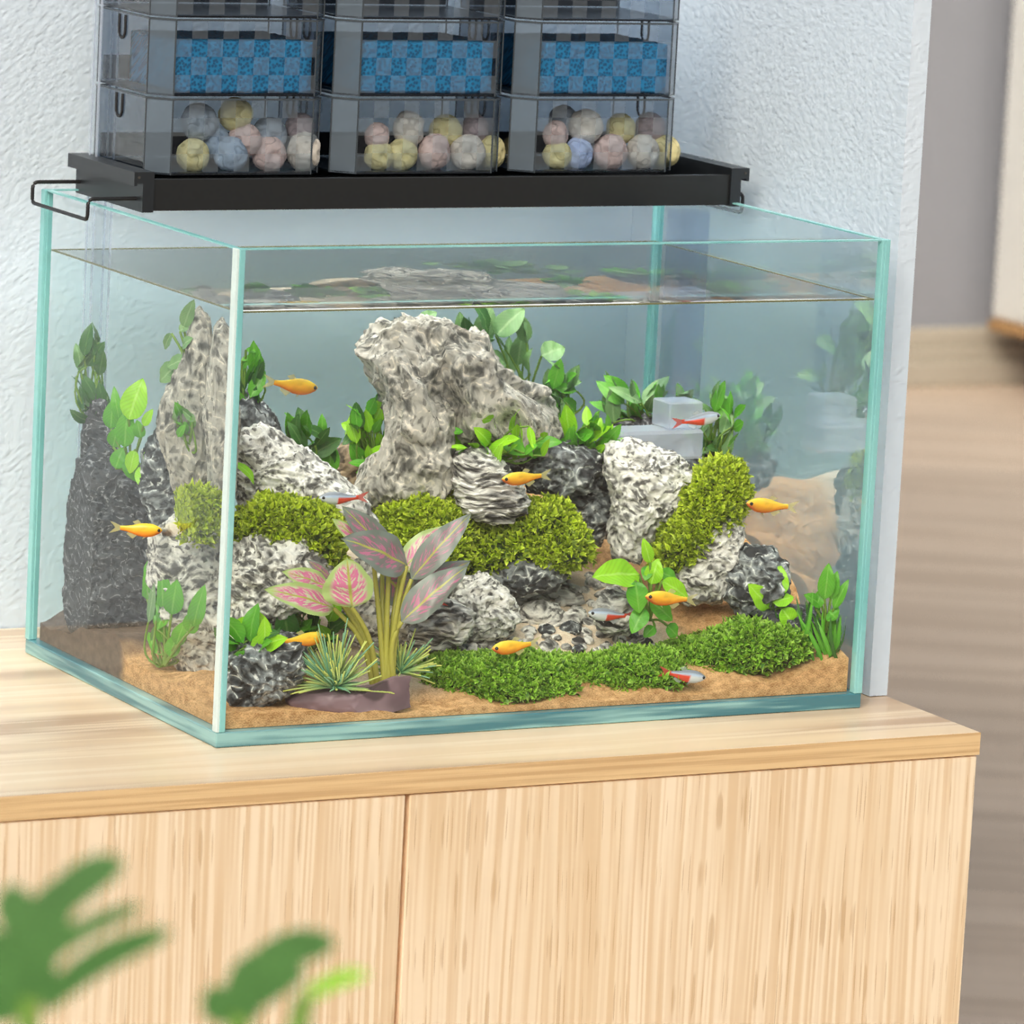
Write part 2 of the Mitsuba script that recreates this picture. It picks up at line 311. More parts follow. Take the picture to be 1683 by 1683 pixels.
def add_leaf(key, bsdf, *a, keep=True, **k):
    v, f, uv = leaf(*a, **k)
    if keep: v = inside(v); v[:, 2] = np.minimum(v[:, 2], ZW - 0.002)
    return add(key, (v, f), bsdf, smooth=True, uv=uv)
def arc(a, b, sag, n=7):
    a, b = np.asarray(a, float), np.asarray(b, float); t = np.linspace(0, 1, n)[:, None]
    return a + (b - a) * t + np.asarray(sag) * np.sin(np.pi * t)
def bush(name, label, cat, root, centre, rad, n, size, seed, bsdf, up=0.4, group=None, aspect=0.42, spread=1.0):
    """A leafy water plant: n leaves on stems around the centre, growing outward from the root."""
    rng = np.random.default_rng(seed); root, centre = np.asarray(root, float), np.asarray(centre, float)
    key = thing(name, label, cat, group)
    stems = []
    for i in range(n):
        a = rng.uniform(0, 2 * np.pi); r = math.sqrt(rng.uniform(0.05, 1))
        m = centre + RIGHT * (rad[0] * r * math.cos(a)) + np.array([0, 0, rad[1] * r * math.sin(a)]) + FW * rng.uniform(-1, 1) * 0.5 * rad[0]
        dirn = (m - root) * spread; dirn /= np.linalg.norm(dirn) + 1e-9
        dirn = dirn + rng.normal(0, 0.45, 3) + np.array([0, 0, up * rng.uniform(-0.3, 1)]); dirn /= np.linalg.norm(dirn)
        L = size * rng.uniform(0.7, 1.2)
        b, t = m - dirn * L * 0.5, m + dirn * L * 0.5
        face = TOCAM * 0.8 + np.array([0, 0, 0.7]) + rng.normal(0, 0.45, 3)
        add_leaf(f'{key}__leaf', bsdf[i % len(bsdf)], b, t, L * aspect * rng.uniform(0.85, 1.2), face, curl=rng.uniform(-0.02, 0.16), fold=rng.uniform(0.05, 0.3), nu=7, nv=4)
        p = arc(root, b, rng.normal(0, 0.004, 3)); stems.append(tube(inside(p), np.linspace(0.0009, 0.0006, len(p)), 5))
    add(f'{key}__stem', join(stems), 'm_stem', smooth=True)
    return key

def moss(name, label, mounds, n, size, seed, bsdf, bed='m_moss_bed', lift=0.004, tall=1.0):
    """Countless tiny leaflets on soft mounds, all one mass."""
    rng = np.random.default_rng(seed); key = thing(name, label, 'moss' if 'moss' in name else 'plant', kind='stuff')
    vs, fs, uvs, at = [], [], [], 0; beds = []
    for v, f in mounds:
        m = trimesh.Trimesh(v, f, process=False); beds.append(m)
        fn, ar = m.face_normals, m.area_faces
        wgt = ar * (0.08 + np.clip(fn @ (TOCAM * 0.75 + np.array([0, 0, 0.75])), 0, None)); wgt /= wgt.sum()
        k = int(n * 1.0 / len(mounds))
        fi = rng.choice(len(f), k, p=wgt); b = rng.dirichlet((1, 1, 1), k)
        p = (m.triangles[fi] * b[..., None]).sum(1) + fn[fi] * (rng.uniform(0, 1, (k, 1)) * lift)
        d = fn[fi] * 0.7 + np.array([0, 0, 0.5 * tall]) + rng.normal(0, 0.85, (k, 3)); d /= np.linalg.norm(d, axis=1, keepdims=True)
        s = np.cross(d, rng.normal(0, 1, (k, 3))); s /= np.linalg.norm(s, axis=1, keepdims=True)
        L = size * rng.uniform(0.6, 1.35, (k, 1)); w = L * 0.38
        mid = p + d * L * 0.55
        tipd = d + rng.normal(0, 0.25, (k, 3)); tip = p + tipd * L
        q = np.stack([p, mid + s * w, tip, mid - s * w], 1).reshape(-1, 3)
        q = inside(q); q[:, 2] = np.minimum(q[:, 2], ZW - 0.002)
        i = np.arange(k) * 4 + at
        vs.append(q); fs.append(np.stack([i, i + 1, i + 2], 1)); fs.append(np.stack([i, i + 2, i + 3], 1)); at += 4 * k
        r = rng.uniform(0, 1, (k, 1)); uvs.append(np.stack([np.repeat(r, 4, 1), np.tile([[0, 0.6, 1, 0.6]], (k, 1))], -1).reshape(-1, 2))
    add(f'{key}__bed', join(beds), bed, smooth=True)
    add(f'{key}__leaflets', (np.vstack(vs), np.vstack(fs)), bsdf, uv=np.vstack(uvs))
    labels[f'{key}__leaflets'] = {'kind': 'stuff'}
    return key
# ================================================================ the room
struct('wall_back', box(-4.0, 0.4868, 0.366, 0.45, -0.5, 2.2), 'm_wall', 'pale blue-white textured wall behind the aquarium')
struct('wall_right', box(0.4735, 0.4868, 0.028, 0.3658, 0.0005, 2.2), 'm_wall', 'end of the pale textured wall right of the aquarium, standing on the cabinet')
struct('floor', box(-5, 9, -4, 9, -0.52, -0.50), 'm_floor', 'blurred light brown wood floor of the far room')
struct('wall_rear', box(0.3, 9, 4.12, 4.22, -0.5, 3.4), 'm_far_wall', 'blurred grey wall of the far room')
add('baseboard_rear__plinth', box(0.3, 8, 4.085, 4.12, -0.50, -0.462, 0.003), 'm_plinth')
add('baseboard_rear__plinth', box(0.3, 8, 4.098, 4.12, -0.462, -0.440, 0.003), 'm_plinth')
add('baseboard_rear__plinth', box(0.3, 8, 4.108, 4.12, -0.440, -0.412, 0.003), 'm_plinth')
labels['baseboard_rear'] = {'label': 'blurred beige stepped skirting along the grey wall', 'category': 'baseboard', 'kind': 'structure'}

k = thing('sideboard', 'blurred white sideboard with a brown wooden bottom rail by the grey wall', 'sideboard')
sb = (3.25, 3.2, -0.395)
x0, y0, z0 = sb
add(f'{k}__body', box(x0, x0 + 1.2, y0, y0 + 0.88, z0, z0 + 1.1, 0.008), 'm_white_paint')
add(f'{k}__bottom_rail', box(x0 - 0.004, x0 + 1.2, y0 - 0.004, y0 + 0.88, z0 - 0.016, z0, 0.003), 'm_brown_wood')
for dx in (0.10, 1.1):
    for dy in (0.08, 0.80):
        add(f'{k}__leg', trimesh.creation.cone(0.02, 0.03) if False else tube([(x0 + dx, y0 + dy, z0 - 0.02), (x0 + dx + 0.01, y0 + dy, -0.5)], [0.022, 0.013], 10), 'm_brown_wood', smooth=40)

# ================================================================ the cabinet
k = thing('cabinet', 'light oak cabinet with two plain doors under the aquarium', 'cabinet')
CX0, CX1, CY0, CY1 = -0.62, 0.4865, -0.0815, 0.364
add(f'{k}__top', box(CX0, CX1, CY0, CY1, -0.0144, 0.0, 0.0006), 'm_oak_top')
add(f'{k}__front_edge', box(CX0, CX1 + 0.0002, CY0 - 0.0004, CY0 + 0.001, -0.0144, -0.0003), 'm_oak_edge')
add(f'{k}__body', box(CX0 + 0.004, CX1 - 0.002, CY0 + 0.018, CY1 - 0.002, -0.497, -0.0146), 'm_gap')
add(f'{k}__door', box(CX0 + 0.003, 0.0863, CY0 + 0.0008, CY0 + 0.0165, -0.46, -0.0153, 0.0007), 'm_oak_door')
add(f'{k}__door', box(0.0892, CX1 - 0.0006, CY0 + 0.0008, CY0 + 0.0165, -0.46, -0.0153, 0.0007), 'm_oak_door')
add(f'{k}__side_panel', box(CX1 - 0.0018, CX1, CY0 + 0.017, CY1, -0.46, -0.0146), 'm_oak_door')
add(f'{k}__plinth', box(CX0 + 0.02, CX1 - 0.02, CY0 + 0.03, CY1 - 0.01, -0.499, -0.4605), 'm_oak_door')

# ================================================================ the aquarium
tank = thing('aquarium', 'rimless glass aquarium with teal edges on the oak cabinet', 'aquarium')
g = 0.003
add(f'{tank}__front_pane', quad((0.006, g, 0.0095), (W - 0.006, g, 0.0095), (W - 0.006, g, H), (0.006, g, H)), 'm_pane')
add(f'{tank}__left_pane', quad((g, D - 0.006, 0.0095), (g, 0.006, 0.0095), (g, 0.006, H), (g, D - 0.006, H)), 'm_pane_side')
add(f'{tank}__right_pane', quad((W - g, 0.006, 0.0095), (W - g, D - 0.006, 0.0095), (W - g, D - 0.006, H), (W - g, 0.006, H)), 'm_pane_mirror')
add(f'{tank}__back_pane', quad((W - 0.006, D - g, 0.0095), (0.006, D - g, 0.0095), (0.006, D - g, H), (W - 0.006, D - g, H)), 'm_pane')
add(f'{tank}__base_pane', box(0.0003, W - 0.0003, 0.0003, D - 0.0003, 0.0002, 0.0095, 0.0006), 'm_teal_base')
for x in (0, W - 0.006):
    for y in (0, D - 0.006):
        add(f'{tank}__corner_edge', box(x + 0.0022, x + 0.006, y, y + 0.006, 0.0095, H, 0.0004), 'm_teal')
        add(f'{tank}__corner_edge', box(x, x + 0.0022, y, y + 0.006, 0.0095, H, 0.0004), 'm_edge_highlight' if (x == 0 and y == 0) else 'm_teal')
for x0, x1, y0, y1 in ((0.006, W - 0.006, 0, 0.006), (0.006, W - 0.006, D - 0.006, D), (0, 0.006, 0.006, D - 0.006), (W - 0.006, W, 0.006, D - 0.006)):
    add(f'{tank}__rim_edge', box(x0, x1, y0 + 0.001, y1 - 0.001, H - 0.0009, H) if x1 - x0 > 0.1 else box(x0 + 0.001, x1 - 0.001, y0, y1, H - 0.0009, H), 'm_teal')

k = thing('water', 'clear water filling the aquarium to below its rim', 'water', kind='stuff')
add(f'{k}__surface', quad((0.006, 0.006, ZW), (W - 0.006, 0.006, ZW), (W - 0.006, D - 0.006, ZW), (0.006, D - 0.006, ZW)), 'm_water_top')
add(f'{k}__body', join([quad((0.0066, D - 0.0066, 0.010), (0.0066, D - 0.0066, ZW - .0002), (W - 0.0066, D - 0.0066, ZW - .0002), (W - 0.0066, D - 0.0066, 0.010))]), 'm_water_body')
add(f'{k}__waterline', join([box(0.006, W - 0.006, 0.006, 0.0068, ZW - 0.0006, ZW + 0.0004), box(0.006, W - 0.006, D - 0.0068, D - 0.006, ZW - 0.0006, ZW + 0.0004),
                             box(0.006, 0.0068, 0.0068, D - 0.0068, ZW - 0.0006, ZW + 0.0004), box(W - 0.0068, W - 0.006, 0.0068, D - 0.0068, ZW - 0.0006, ZW + 0.0004)]), 'm_meniscus')

# ---------------------------------------------------------------- sand bed
CP = np.array([(.0594,.0200,.0156),(.0931,.0220,.0133),(.1261,.0220,.0122),(.1526,.0250,.0117),(.0999,.0360,.0145),(.0111,.0080,.0207),(.0534,.0080,.0184),(.1024,.0080,.0157),(.1437,.0080,.0135),(.2066,.0080,.0123),(.2705,.0080,.0123),(.3357,.0080,.0130),(.3928,.0080,.0178),(.4191,.0080,.0250),(.4481,.0080,.0294),
  (.0616,.0500,.0159),(.1235,.0500,.0144),(.1650,.0500,.0199),(.2499,.0500,.0251),(.3370,.0500,.0265),(.4259,.0500,.0339),(.4436,.0200,.0371),(.4376,.0400,.0393),
  (.0851,.1000,.0271),(.1770,.0750,.0352),(.2173,.0700,.0304),(.2604,.0700,.0302),(.3041,.0700,.0300),(.1980,.1000,.0447),(.2413,.1000,.0407),(.2761,.1000,.0410),(.3202,.1000,.0409),(.3499,.0900,.0434),(.4002,.1000,.0511),(.4252,.0900,.0638),(.4406,.0900,.0711),
  (.1547,.1500,.0486),(.2266,.1400,.0590),(.2882,.1400,.0543),(.3343,.1600,.0625),(.3412,.1400,.0620),(.3959,.1500,.0738),(.4364,.1500,.0843),
  (.1521,.2000,.0784),(.2393,.2000,.0749),(.3646,.2000,.0780),(.4136,.2000,.1006),(.4477,.2000,.1116),
  (.1641,.2700,.0811),(.2106,.2700,.1176),(.2739,.2700,.1014),(.3652,.2700,.0982),(.4342,.2700,.1104),
  (.0075,.0208,.0130),(.0075,.0471,.0175),(.0075,.0826,.0225),(.0075,.1184,.0235),(.0075,.1436,.0214),(.0075,.1608,.0378),(.0075,.2020,.0312),(.0075,.2488,.0220),(.0075,.2679,.0190),
  (.0312,.2750,.0300),(.0793,.2700,.0447),(.0215,.0700,.0326)])
def bed_height(x, y):
    d2 = (x[..., None] - CP[:, 0]) ** 2 + (y[..., None] - CP[:, 1]) ** 2 + 1.2e-4
    w = d2 ** -1.8
    return (w * CP[:, 2]).sum(-1) / w.sum(-1)
nx, ny = 260, 170
gx, gy = np.meshgrid(np.linspace(XI0 - 0.0003, XI1 + 0.0003, nx), np.linspace(YI0 - 0.0003, YI1 + 0.0003, ny), indexing='ij')
gz = bed_height(gx, gy) + 0.0022 * (meshkit.fbm(np.stack([gx * 120, gy * 120, gx * 0], -1), 4, 5) - 0.5)
top = np.stack([gx, gy, gz], -1).reshape(-1, 3)
ii, jj = np.meshgrid(np.arange(nx - 1), np.arange(ny - 1), indexing='ij')
qd = np.stack([ii * ny + jj, (ii + 1) * ny + jj, (ii + 1) * ny + jj + 1, ii * ny + jj + 1], -1).reshape(-1, 4)
ring = np.r_[np.arange(nx) * ny, (nx - 1) * ny + np.arange(1, ny), (np.arange(nx - 2, -1, -1)) * ny + ny - 1, np.arange(ny - 2, 0, -1)]
low = top[ring].copy(); low[:, 2] = 0.0098
a = np.arange(len(ring)); b = (a + 1) % len(ring)
sk = np.stack([ring[a], len(top) + a, len(top) + b, ring[b]], -1)
qq = np.vstack([qd, sk])
k = thing('sand_bed', 'tan sand and pale gravel on the aquarium bottom', 'sand', kind='stuff')
add(k, trimesh.Trimesh(np.vstack([top, low]), np.vstack([qq[:, [0, 1, 2]], qq[:, [0, 2, 3]]]), process=False), 'm_sand', smooth=50)

# ---------------------------------------------------------------- rocks
def rock(label, lumps, bsdf):
    key = thing('rock', label, 'rock')
    add(key, join([trimesh.Trimesh(*m, process=False) for m in lumps]), bsdf, smooth=True)
    return key
rock('big leaning grey boulder with pale veins, tallest in the middle of the aquarium', [
    lump([(.1898,.1993,.2027),(.1966,.1955,.2168),(.2100,.1882,.2226),(.2237,.1807,.2192),(.2390,.1723,.2162),(.2563,.1629,.2094),(.2739,.1533,.1953),(.2880,.1455,.1820),(.2996,.1392,.1663),(.2988,.1396,.1553),(.2881,.1455,.1440),(.2727,.1539,.1459),(.2589,.1615,.1513),(.2467,.1681,.1572),(.2364,.1737,.1586),(.2261,.1794,.1619),(.2173,.1842,.1684),(.2068,.1900,.1764),(.1943,.1968,.1913)], 0.045, 3, 6, 0.006, 55, (1.0, 1.0, 0.7), 0.8, fold=0.034),
    lump([(.1915,.1602,.1795),(.2047,.1530,.1861),(.2206,.1443,.1677),(.2190,.1451,.1501),(.2246,.1421,.1291),(.2220,.1435,.1125),(.2080,.1511,.1074),(.1911,.1604,.1083),(.1785,.1673,.1107),(.1770,.1681,.1243),(.1837,.1644,.1402),(.1908,.1606,.1562)], 0.035, 8, 6, 0.006, 60, (1.4, 1.4, 0.5), 0.75, fold=0.026),
    lump([(.1871,.1752,.2025),(.2001,.1681,.2149),(.2175,.1586,.2005),(.2259,.1540,.1621),(.2219,.1562,.1385),(.2050,.1654,.1374),(.1956,.1705,.1603),(.1930,.1720,.1834)], 0.046, 9, 5, 0.006, 60, (1.4, 1.4, 0.5), 0.8, fold=0.02)], 'm_rock_main')
rock('small black and white layered stone under the big boulder', [lump([(.2179,.1246,.1486),(.2261,.1201,.1529),(.2361,.1146,.1520),(.2449,.1098,.1424),(.2574,.1030,.1262),(.2589,.1022,.1162),(.2465,.1089,.1077),(.2297,.1181,.1078),(.2199,.1235,.1169),(.2168,.1252,.1342)], 0.024, 14, 6, 0.004, 90, (0.5, 0.5, 2.0))], 'm_rock_strata')
rock('pale crusty upright rock right of the middle, its top near the pump', [lump([(.3275,.1252,.1489),(.3375,.1198,.1543),(.3477,.1141,.1525),(.3643,.1051,.1472),(.3752,.0991,.1333),(.3707,.1016,.1146),(.3572,.1089,.0980),(.3485,.1137,.0805),(.3349,.1212,.0800),(.3300,.1238,.0971),(.3332,.1221,.1162),(.3269,.1255,.1324)], 0.030, 21, 6, 0.006, 75, (1, 1, 0.8))], 'm_rock_pale')
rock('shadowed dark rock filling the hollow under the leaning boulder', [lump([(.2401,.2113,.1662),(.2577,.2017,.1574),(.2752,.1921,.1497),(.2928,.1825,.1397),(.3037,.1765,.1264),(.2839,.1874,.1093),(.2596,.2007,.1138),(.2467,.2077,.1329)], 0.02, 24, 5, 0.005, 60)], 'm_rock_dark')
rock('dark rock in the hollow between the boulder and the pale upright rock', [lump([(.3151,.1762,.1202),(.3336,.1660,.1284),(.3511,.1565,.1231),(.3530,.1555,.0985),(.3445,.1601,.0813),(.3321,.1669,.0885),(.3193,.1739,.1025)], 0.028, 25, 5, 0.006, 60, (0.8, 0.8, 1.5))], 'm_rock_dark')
rock('grey rock below the mossy slope on the right side', [lump([(.3586,.0964,.0892),(.3683,.0911,.1134),(.3876,.0805,.1349),(.3993,.0741,.1192),(.3997,.0739,.0838),(.3898,.0793,.0575),(.3713,.0894,.0544),(.3604,.0954,.0676)], 0.028, 31, 6, 0.005, 80)], 'm_rock_pale')
rock('near-black rock beside the right glass, behind the bright leaves', [lump([(.3857,.0694,.0793),(.3962,.0637,.0937),(.4108,.0557,.0934),(.4195,.0510,.0833),(.4213,.0500,.0617),(.4086,.0569,.0503),(.3950,.0644,.0511),(.3869,.0688,.0636)], 0.024, 37, 5, 0.005, 80)], 'm_rock_dark')
rock('low grey slab half buried at the foot of the near-black rock', [lump([(.3962,.0583,.0475),(.4110,.0502,.0563),(.4346,.0373,.0577),(.4471,.0305,.0466),(.4325,.0385,.0339),(.4020,.0552,.0340)], 0.016, 38, 5, 0.004, 80)], 'm_rock_slate')
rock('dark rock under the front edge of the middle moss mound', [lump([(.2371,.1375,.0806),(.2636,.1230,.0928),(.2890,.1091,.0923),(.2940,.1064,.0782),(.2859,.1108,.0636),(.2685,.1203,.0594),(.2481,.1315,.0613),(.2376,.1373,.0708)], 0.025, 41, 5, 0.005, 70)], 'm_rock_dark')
rock('cream and grey crumbly rock in front of the middle moss, above the gravel', [lump([(.2043,.0936,.0630),(.2095,.0908,.0749),(.2219,.0840,.0795),(.2352,.0767,.0649),(.2405,.0739,.0525),(.2329,.0780,.0435),(.2136,.0886,.0415),(.2033,.0942,.0494)], 0.018, 43, 6, 0.006, 85)], 'm_rock_pale')
rock('low pale stone on the gravel, right behind the pink-leaved plant', [lump([(.1659,.0813,.0499),(.1727,.0776,.0625),(.1889,.0687,.0685),(.2009,.0622,.0596),(.1992,.0631,.0442),(.1837,.0716,.0371),(.1690,.0796,.0393)], 0.015, 45, 5, 0.005, 90)], 'm_rock_strata')
rock('pale crusty rock seen between the stems of the pink-leaved plant', [lump([(.1355,.1176,.0769),(.1562,.1063,.0908),(.1798,.0934,.0796),(.1848,.0906,.0556),(.1731,.0970,.0341),(.1469,.1114,.0325),(.1338,.1186,.0541)], 0.02, 47, 5, 0.006, 80)], 'm_rock_pale')
rock('flat dark-streaked stone at the back edge of the gravel', [lump([(.2785,.1460,.0497),(.2951,.1369,.0598),(.3122,.1275,.0584),(.3153,.1258,.0499),(.3043,.1318,.0453),(.2856,.1421,.0434)], 0.012, 46, 5, 0.004, 90)], 'm_rock_strata')
rock('pale pitted rock behind the pink-leaved plant, left front', [lump([(.0448,.0901,.1009),(.0631,.0801,.1144),(.0858,.0676,.1128),(.1002,.0598,.0949),(.0971,.0614,.0740),(.0780,.0719,.0626),(.0625,.0804,.0428),(.0470,.0889,.0407)], 0.026, 51, 6, 0.006, 75)], 'm_rock_pale')
rock('dark rock at the front left corner, on the sand beside the grassy tuft', [lump([(.0291,.0514,.0473),(.0505,.0397,.0597),(.0683,.0300,.0564),(.0712,.0283,.0386),(.0590,.0350,.0221),(.0410,.0449,.0121),(.0303,.0507,.0144)], 0.022, 53, 6, 0.005, 85)], 'm_rock_dark')
rock('grey sloping rock with a pale streaked face, left of the boulder', [lump([(.0736,.1435,.1613),(.0872,.1361,.1690),(.1047,.1265,.1586),(.1245,.1157,.1427),(.1415,.1064,.1296),(.1504,.1015,.1137),(.1326,.1112,.1050),(.1059,.1258,.1107),(.0793,.1404,.1171),(.0746,.1430,.1359)], 0.03, 55, 6, 0.0065, 70, (0.8, 0.8, 1.3))], 'm_rock_pale')
rock('dark mossy rock behind the front left corner, topped by leaves', [lump([(.0896,.1825,.1768),(.0980,.1779,.1849),(.1120,.1702,.1666),(.1222,.1647,.1460),(.1066,.1732,.1335),(.0911,.1816,.1364)], 0.022, 57, 5, 0.005, 70)], 'm_rock_dark')
rock('brown earthy slope behind, between the left leaves and the boulder', [lump([(.1770,.2542,.1074),(.1868,.2488,.1208),(.1983,.2425,.1346),(.2102,.2361,.1405),(.2243,.2283,.1322),(.2257,.2276,.0984),(.1984,.2425,.0908)], 0.02, 58, 5, 0.006, 60, ridged=False)], 'm_driftwood')
rock('wide black slate rock pile low behind the left glass pane', [lump([(-.0176,.2276,.0274),(-.0181,.2276,.0801),(-.0085,.2272,.1049),(.0051,.2265,.1289),(.0195,.2259,.1455),(.0341,.2252,.1359),(.0552,.2242,.1226),(.0769,.2232,.0967),(.0894,.2226,.0768),(.0945,.2224,.0373),(.0906,.2225,.0217),(.0389,.2250,.0221)], 0.022, 61, 6, 0.0055, 75)], 'm_rock_slate')
rock('narrow dark rock pillar at the back left under the leafy column', [lump([(.0269,.2665,.1261),(.0267,.2666,.1534),(.0294,.2651,.1730),(.0369,.2610,.1715),(.0430,.2577,.1505),(.0480,.2550,.1234)], 0.012, 63, 5, 0.004, 80, (1.3, 1.3, .6))], 'm_rock_slate')
rock('tall ridged grey-green rock added behind the left glass pane as a refracted view of the boulder, beside its front edge', [  # added rock, stands for the boulder as refracted through the left pane
    lump([(.0165,.1326,.1697),(.0210,.1307,.1943),(.0286,.1275,.2189),(.0323,.1260,.2396),(.0369,.1241,.2443),(.0427,.1216,.2363),(.0457,.1204,.2103),(.0472,.1198,.1728),(.0462,.1202,.1351),(.0382,.1235,.1204),(.0257,.1287,.1343)], 0.02, 67, 6, 0.005, 60, (2.2, 2.2, 0.35)),
    lump([(.0277,.0884,.2155),(.0292,.0878,.2378),(.0334,.0860,.2431),(.0387,.0838,.2363),(.0417,.0826,.2124),(.0437,.0817,.1791),(.0451,.0811,.1419),(.0404,.0831,.1230),(.0311,.0870,.1264),(.0277,.0884,.1710)], 0.018, 68, 6, 0.005, 60, (2.2, 2.2, 0.35))], 'm_rock_main')
rock('mottled grey rock behind the left glass pane, above the sand wedge', [lump([(.0067,.1189,.1028),(.0255,.1140,.1226),(.0457,.1087,.1182),(.0515,.1072,.0767),(.0522,.1070,.0235),(.0497,.1077,-.0040),(.0369,.1110,.0044),(.0226,.1148,.0329),(.0085,.1185,.0764)], 0.017, 71, 6, 0.0055, 75)], 'm_rock_pale')
rock('dark veined rock behind the left glass pane, below the bright leaves', [lump([(.0172,.1557,.1508),(.0258,.1528,.1680),(.0360,.1494,.1607),(.0485,.1451,.1307),(.0596,.1414,.1043),(.0422,.1473,.0924),(.0257,.1528,.1035),(.0180,.1555,.1299)], 0.016, 73, 6, 0.005, 80)], 'm_rock_dark')
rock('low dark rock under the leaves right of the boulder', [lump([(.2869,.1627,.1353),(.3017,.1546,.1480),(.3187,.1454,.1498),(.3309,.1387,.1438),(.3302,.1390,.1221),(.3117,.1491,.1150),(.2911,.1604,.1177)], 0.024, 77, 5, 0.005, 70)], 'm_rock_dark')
rock('small dark streaked rock behind the pump box, at the right', [lump([(.4166,.1931,.1219),(.4234,.1893,.1393),(.4358,.1826,.1373),(.4450,.1775,.1277),(.4423,.1790,.1134),(.4250,.1885,.1083)], 0.02, 79, 5, 0.005, 70)], 'm_rock_dark')
rock('grey rock ledge behind the clear pump pipe, under leaves', [lump([(.3907,.2489,.1338),(.3990,.2444,.1445),(.4164,.2348,.1496),(.4307,.2270,.1476),(.4401,.2219,.1367),(.4356,.2243,.1201),(.4003,.2437,.1180)], 0.016, 83, 5, 0.005, 70)], 'm_rock_slate')
rock('grey rock at the back right corner behind the pump pipe', [lump([(.4272,.2549,.1235),(.4353,.2505,.1404),(.4494,.2428,.1433),(.4605,.2366,.1337),(.4620,.2359,.1050),(.4373,.2494,.0993)], 0.018, 85, 5, 0.005, 70)], 'm_rock_slate')
rock('dark stone just left of the bright broad-leaved plant', [lump([(.2925,.0719,.0574),(.3003,.0676,.0696),(.3121,.0612,.0683),(.3178,.0581,.0551),(.3116,.0614,.0430),(.2964,.0698,.0460)], 0.014, 87, 5, 0.004, 90)], 'm_rock_strata')

rng = np.random.default_rng(44)
PEB = [lump([(0.5 * math.cos(t) * s0 * 0.02 + 0.2, 0.1, 0.5 * math.sin(t) * s0 * 0.013 + 0.1) for t in np.linspace(0, 2 * np.pi, 9)[:-1]], 0.007 * s0, 90 + q, 3, 0.0022, 160) for q, s0 in ((0, 1.0), (1, 0.9), (2, 1.1), (3, 1.0))]
pd = {}
for q, (v, f) in enumerate(PEB):
    pd[q] = [mikit.ply((v - v.mean(0), f), m, smooth=True) for m in ('m_rock_strata', 'm_rock_pale', 'm_rock_dark')]
taken = []
def pebble(x, y, s, tone, label, group=None):
    z = float(bed_height(np.array([x]), np.array([y]))[0])
    key = free('pebble'); labels[key] = {'label': label, 'category': 'pebble'}
    if group: labels[key]['group'] = group
    scene[key] = {**pd[rng.integers(4)][tone], 'to_world': T().translate([x, y, z + 0.002 * s]).rotate([0, 0, 1], float(rng.uniform(0, 360))).rotate([1, 0, 0], float(rng.uniform(-30, 30))).scale([float(s)] * 3)}
for i in range(900):
    y = rng.uniform(0.062, 0.150); t = rng.uniform(0, 1)
    x = 0.172 + 0.45 * (y - 0.06) + t * (0.150 - 0.3 * max(0, y - .12))
    s = float(rng.choice([0.35, 0.5, 0.7, 1.0, 1.5], p=[0.26, 0.3, 0.24, 0.14, 0.06])); yy = 0.5
    if all((x - a) ** 2 + (y - b) ** 2 > (0.0056 * (s + c)) ** 2 for a, b, c in taken) and len(taken) < 130:
        taken.append((x, y, s)); pebble(x, y, s, int(rng.choice([0, 1, 2], p=[.30, .58, .12])), 'one of the small grey and white stones scattered on the pale gravel', 'stones on the pale gravel')

# ---------------------------------------------------------------- moss and carpet
moss('moss', 'yellow-green moss cushion in the middle, below the boulder', [
    lump([(.1721,.1510,.1014),(.1831,.1450,.1113),(.2031,.1341,.1157),(.2149,.1276,.1152),(.2237,.1228,.1045),(.2278,.1206,.0880),(.2192,.1253,.0699),(.2050,.1330,.0699),(.1894,.1416,.0818),(.1756,.1491,.0907)], 0.028, 101, 5, 0.008, 45, ridged=False),
    lump([(.2278,.1452,.0854),(.2373,.1400,.1009),(.2573,.1291,.1060),(.2698,.1222,.1146),(.2867,.1130,.1132),(.2990,.1063,.0976),(.3031,.1040,.0821),(.2943,.1088,.0746),(.2785,.1175,.0865),(.2653,.1247,.0799),(.2556,.1300,.0699),(.2418,.1375,.0745),(.2305,.1437,.0628),(.2205,.1492,.0595),(.2216,.1486,.0733)], 0.030, 102, 5, 0.009, 45, ridged=False)], 15000, 0.0040, 1, 'm_moss_olive')
moss('moss', 'yellow-green moss hanging over the pale rocks at the left front', [
    lump([(.0559,.1013,.1162),(.0691,.0940,.1283),(.0918,.0816,.1296),(.1078,.0728,.1201),(.1130,.0700,.1038),(.1064,.0736,.0902),(.0972,.0787,.0934),(.0863,.0846,.1052),(.0699,.0936,.1072),(.0588,.0997,.0986)], 0.024, 104, 5, 0.008, 45, ridged=False)], 6500, 0.0040, 2, 'm_moss_olive')
moss('moss', 'steep green moss bank on the right-hand rock', [
    lump([(.3496,.0980,.0774),(.3528,.0963,.0965),(.3640,.0902,.1168),(.3725,.0855,.1358),(.3816,.0805,.1438),(.3908,.0755,.1435),(.3975,.0718,.1255),(.3891,.0764,.1105),(.3823,.0802,.0912),(.3694,.0872,.0766),(.3582,.0934,.0700)], 0.026, 106, 5, 0.008, 45, ridged=False)], 8500, 0.0040, 3, 'm_moss_olive')
moss('moss', 'dull moss patch behind the left glass pane, under the tall ridged rock', [
    lump([(.0036,.0797,.1343),(.0152,.0758,.1394),(.0286,.0712,.1360),(.0300,.0708,.1189),(.0198,.0742,.1123),(.0077,.0783,.1184)], 0.012, 108, 4, 0.003, 60, ridged=False)], 2600, 0.0042, 4, 'm_moss_olive')
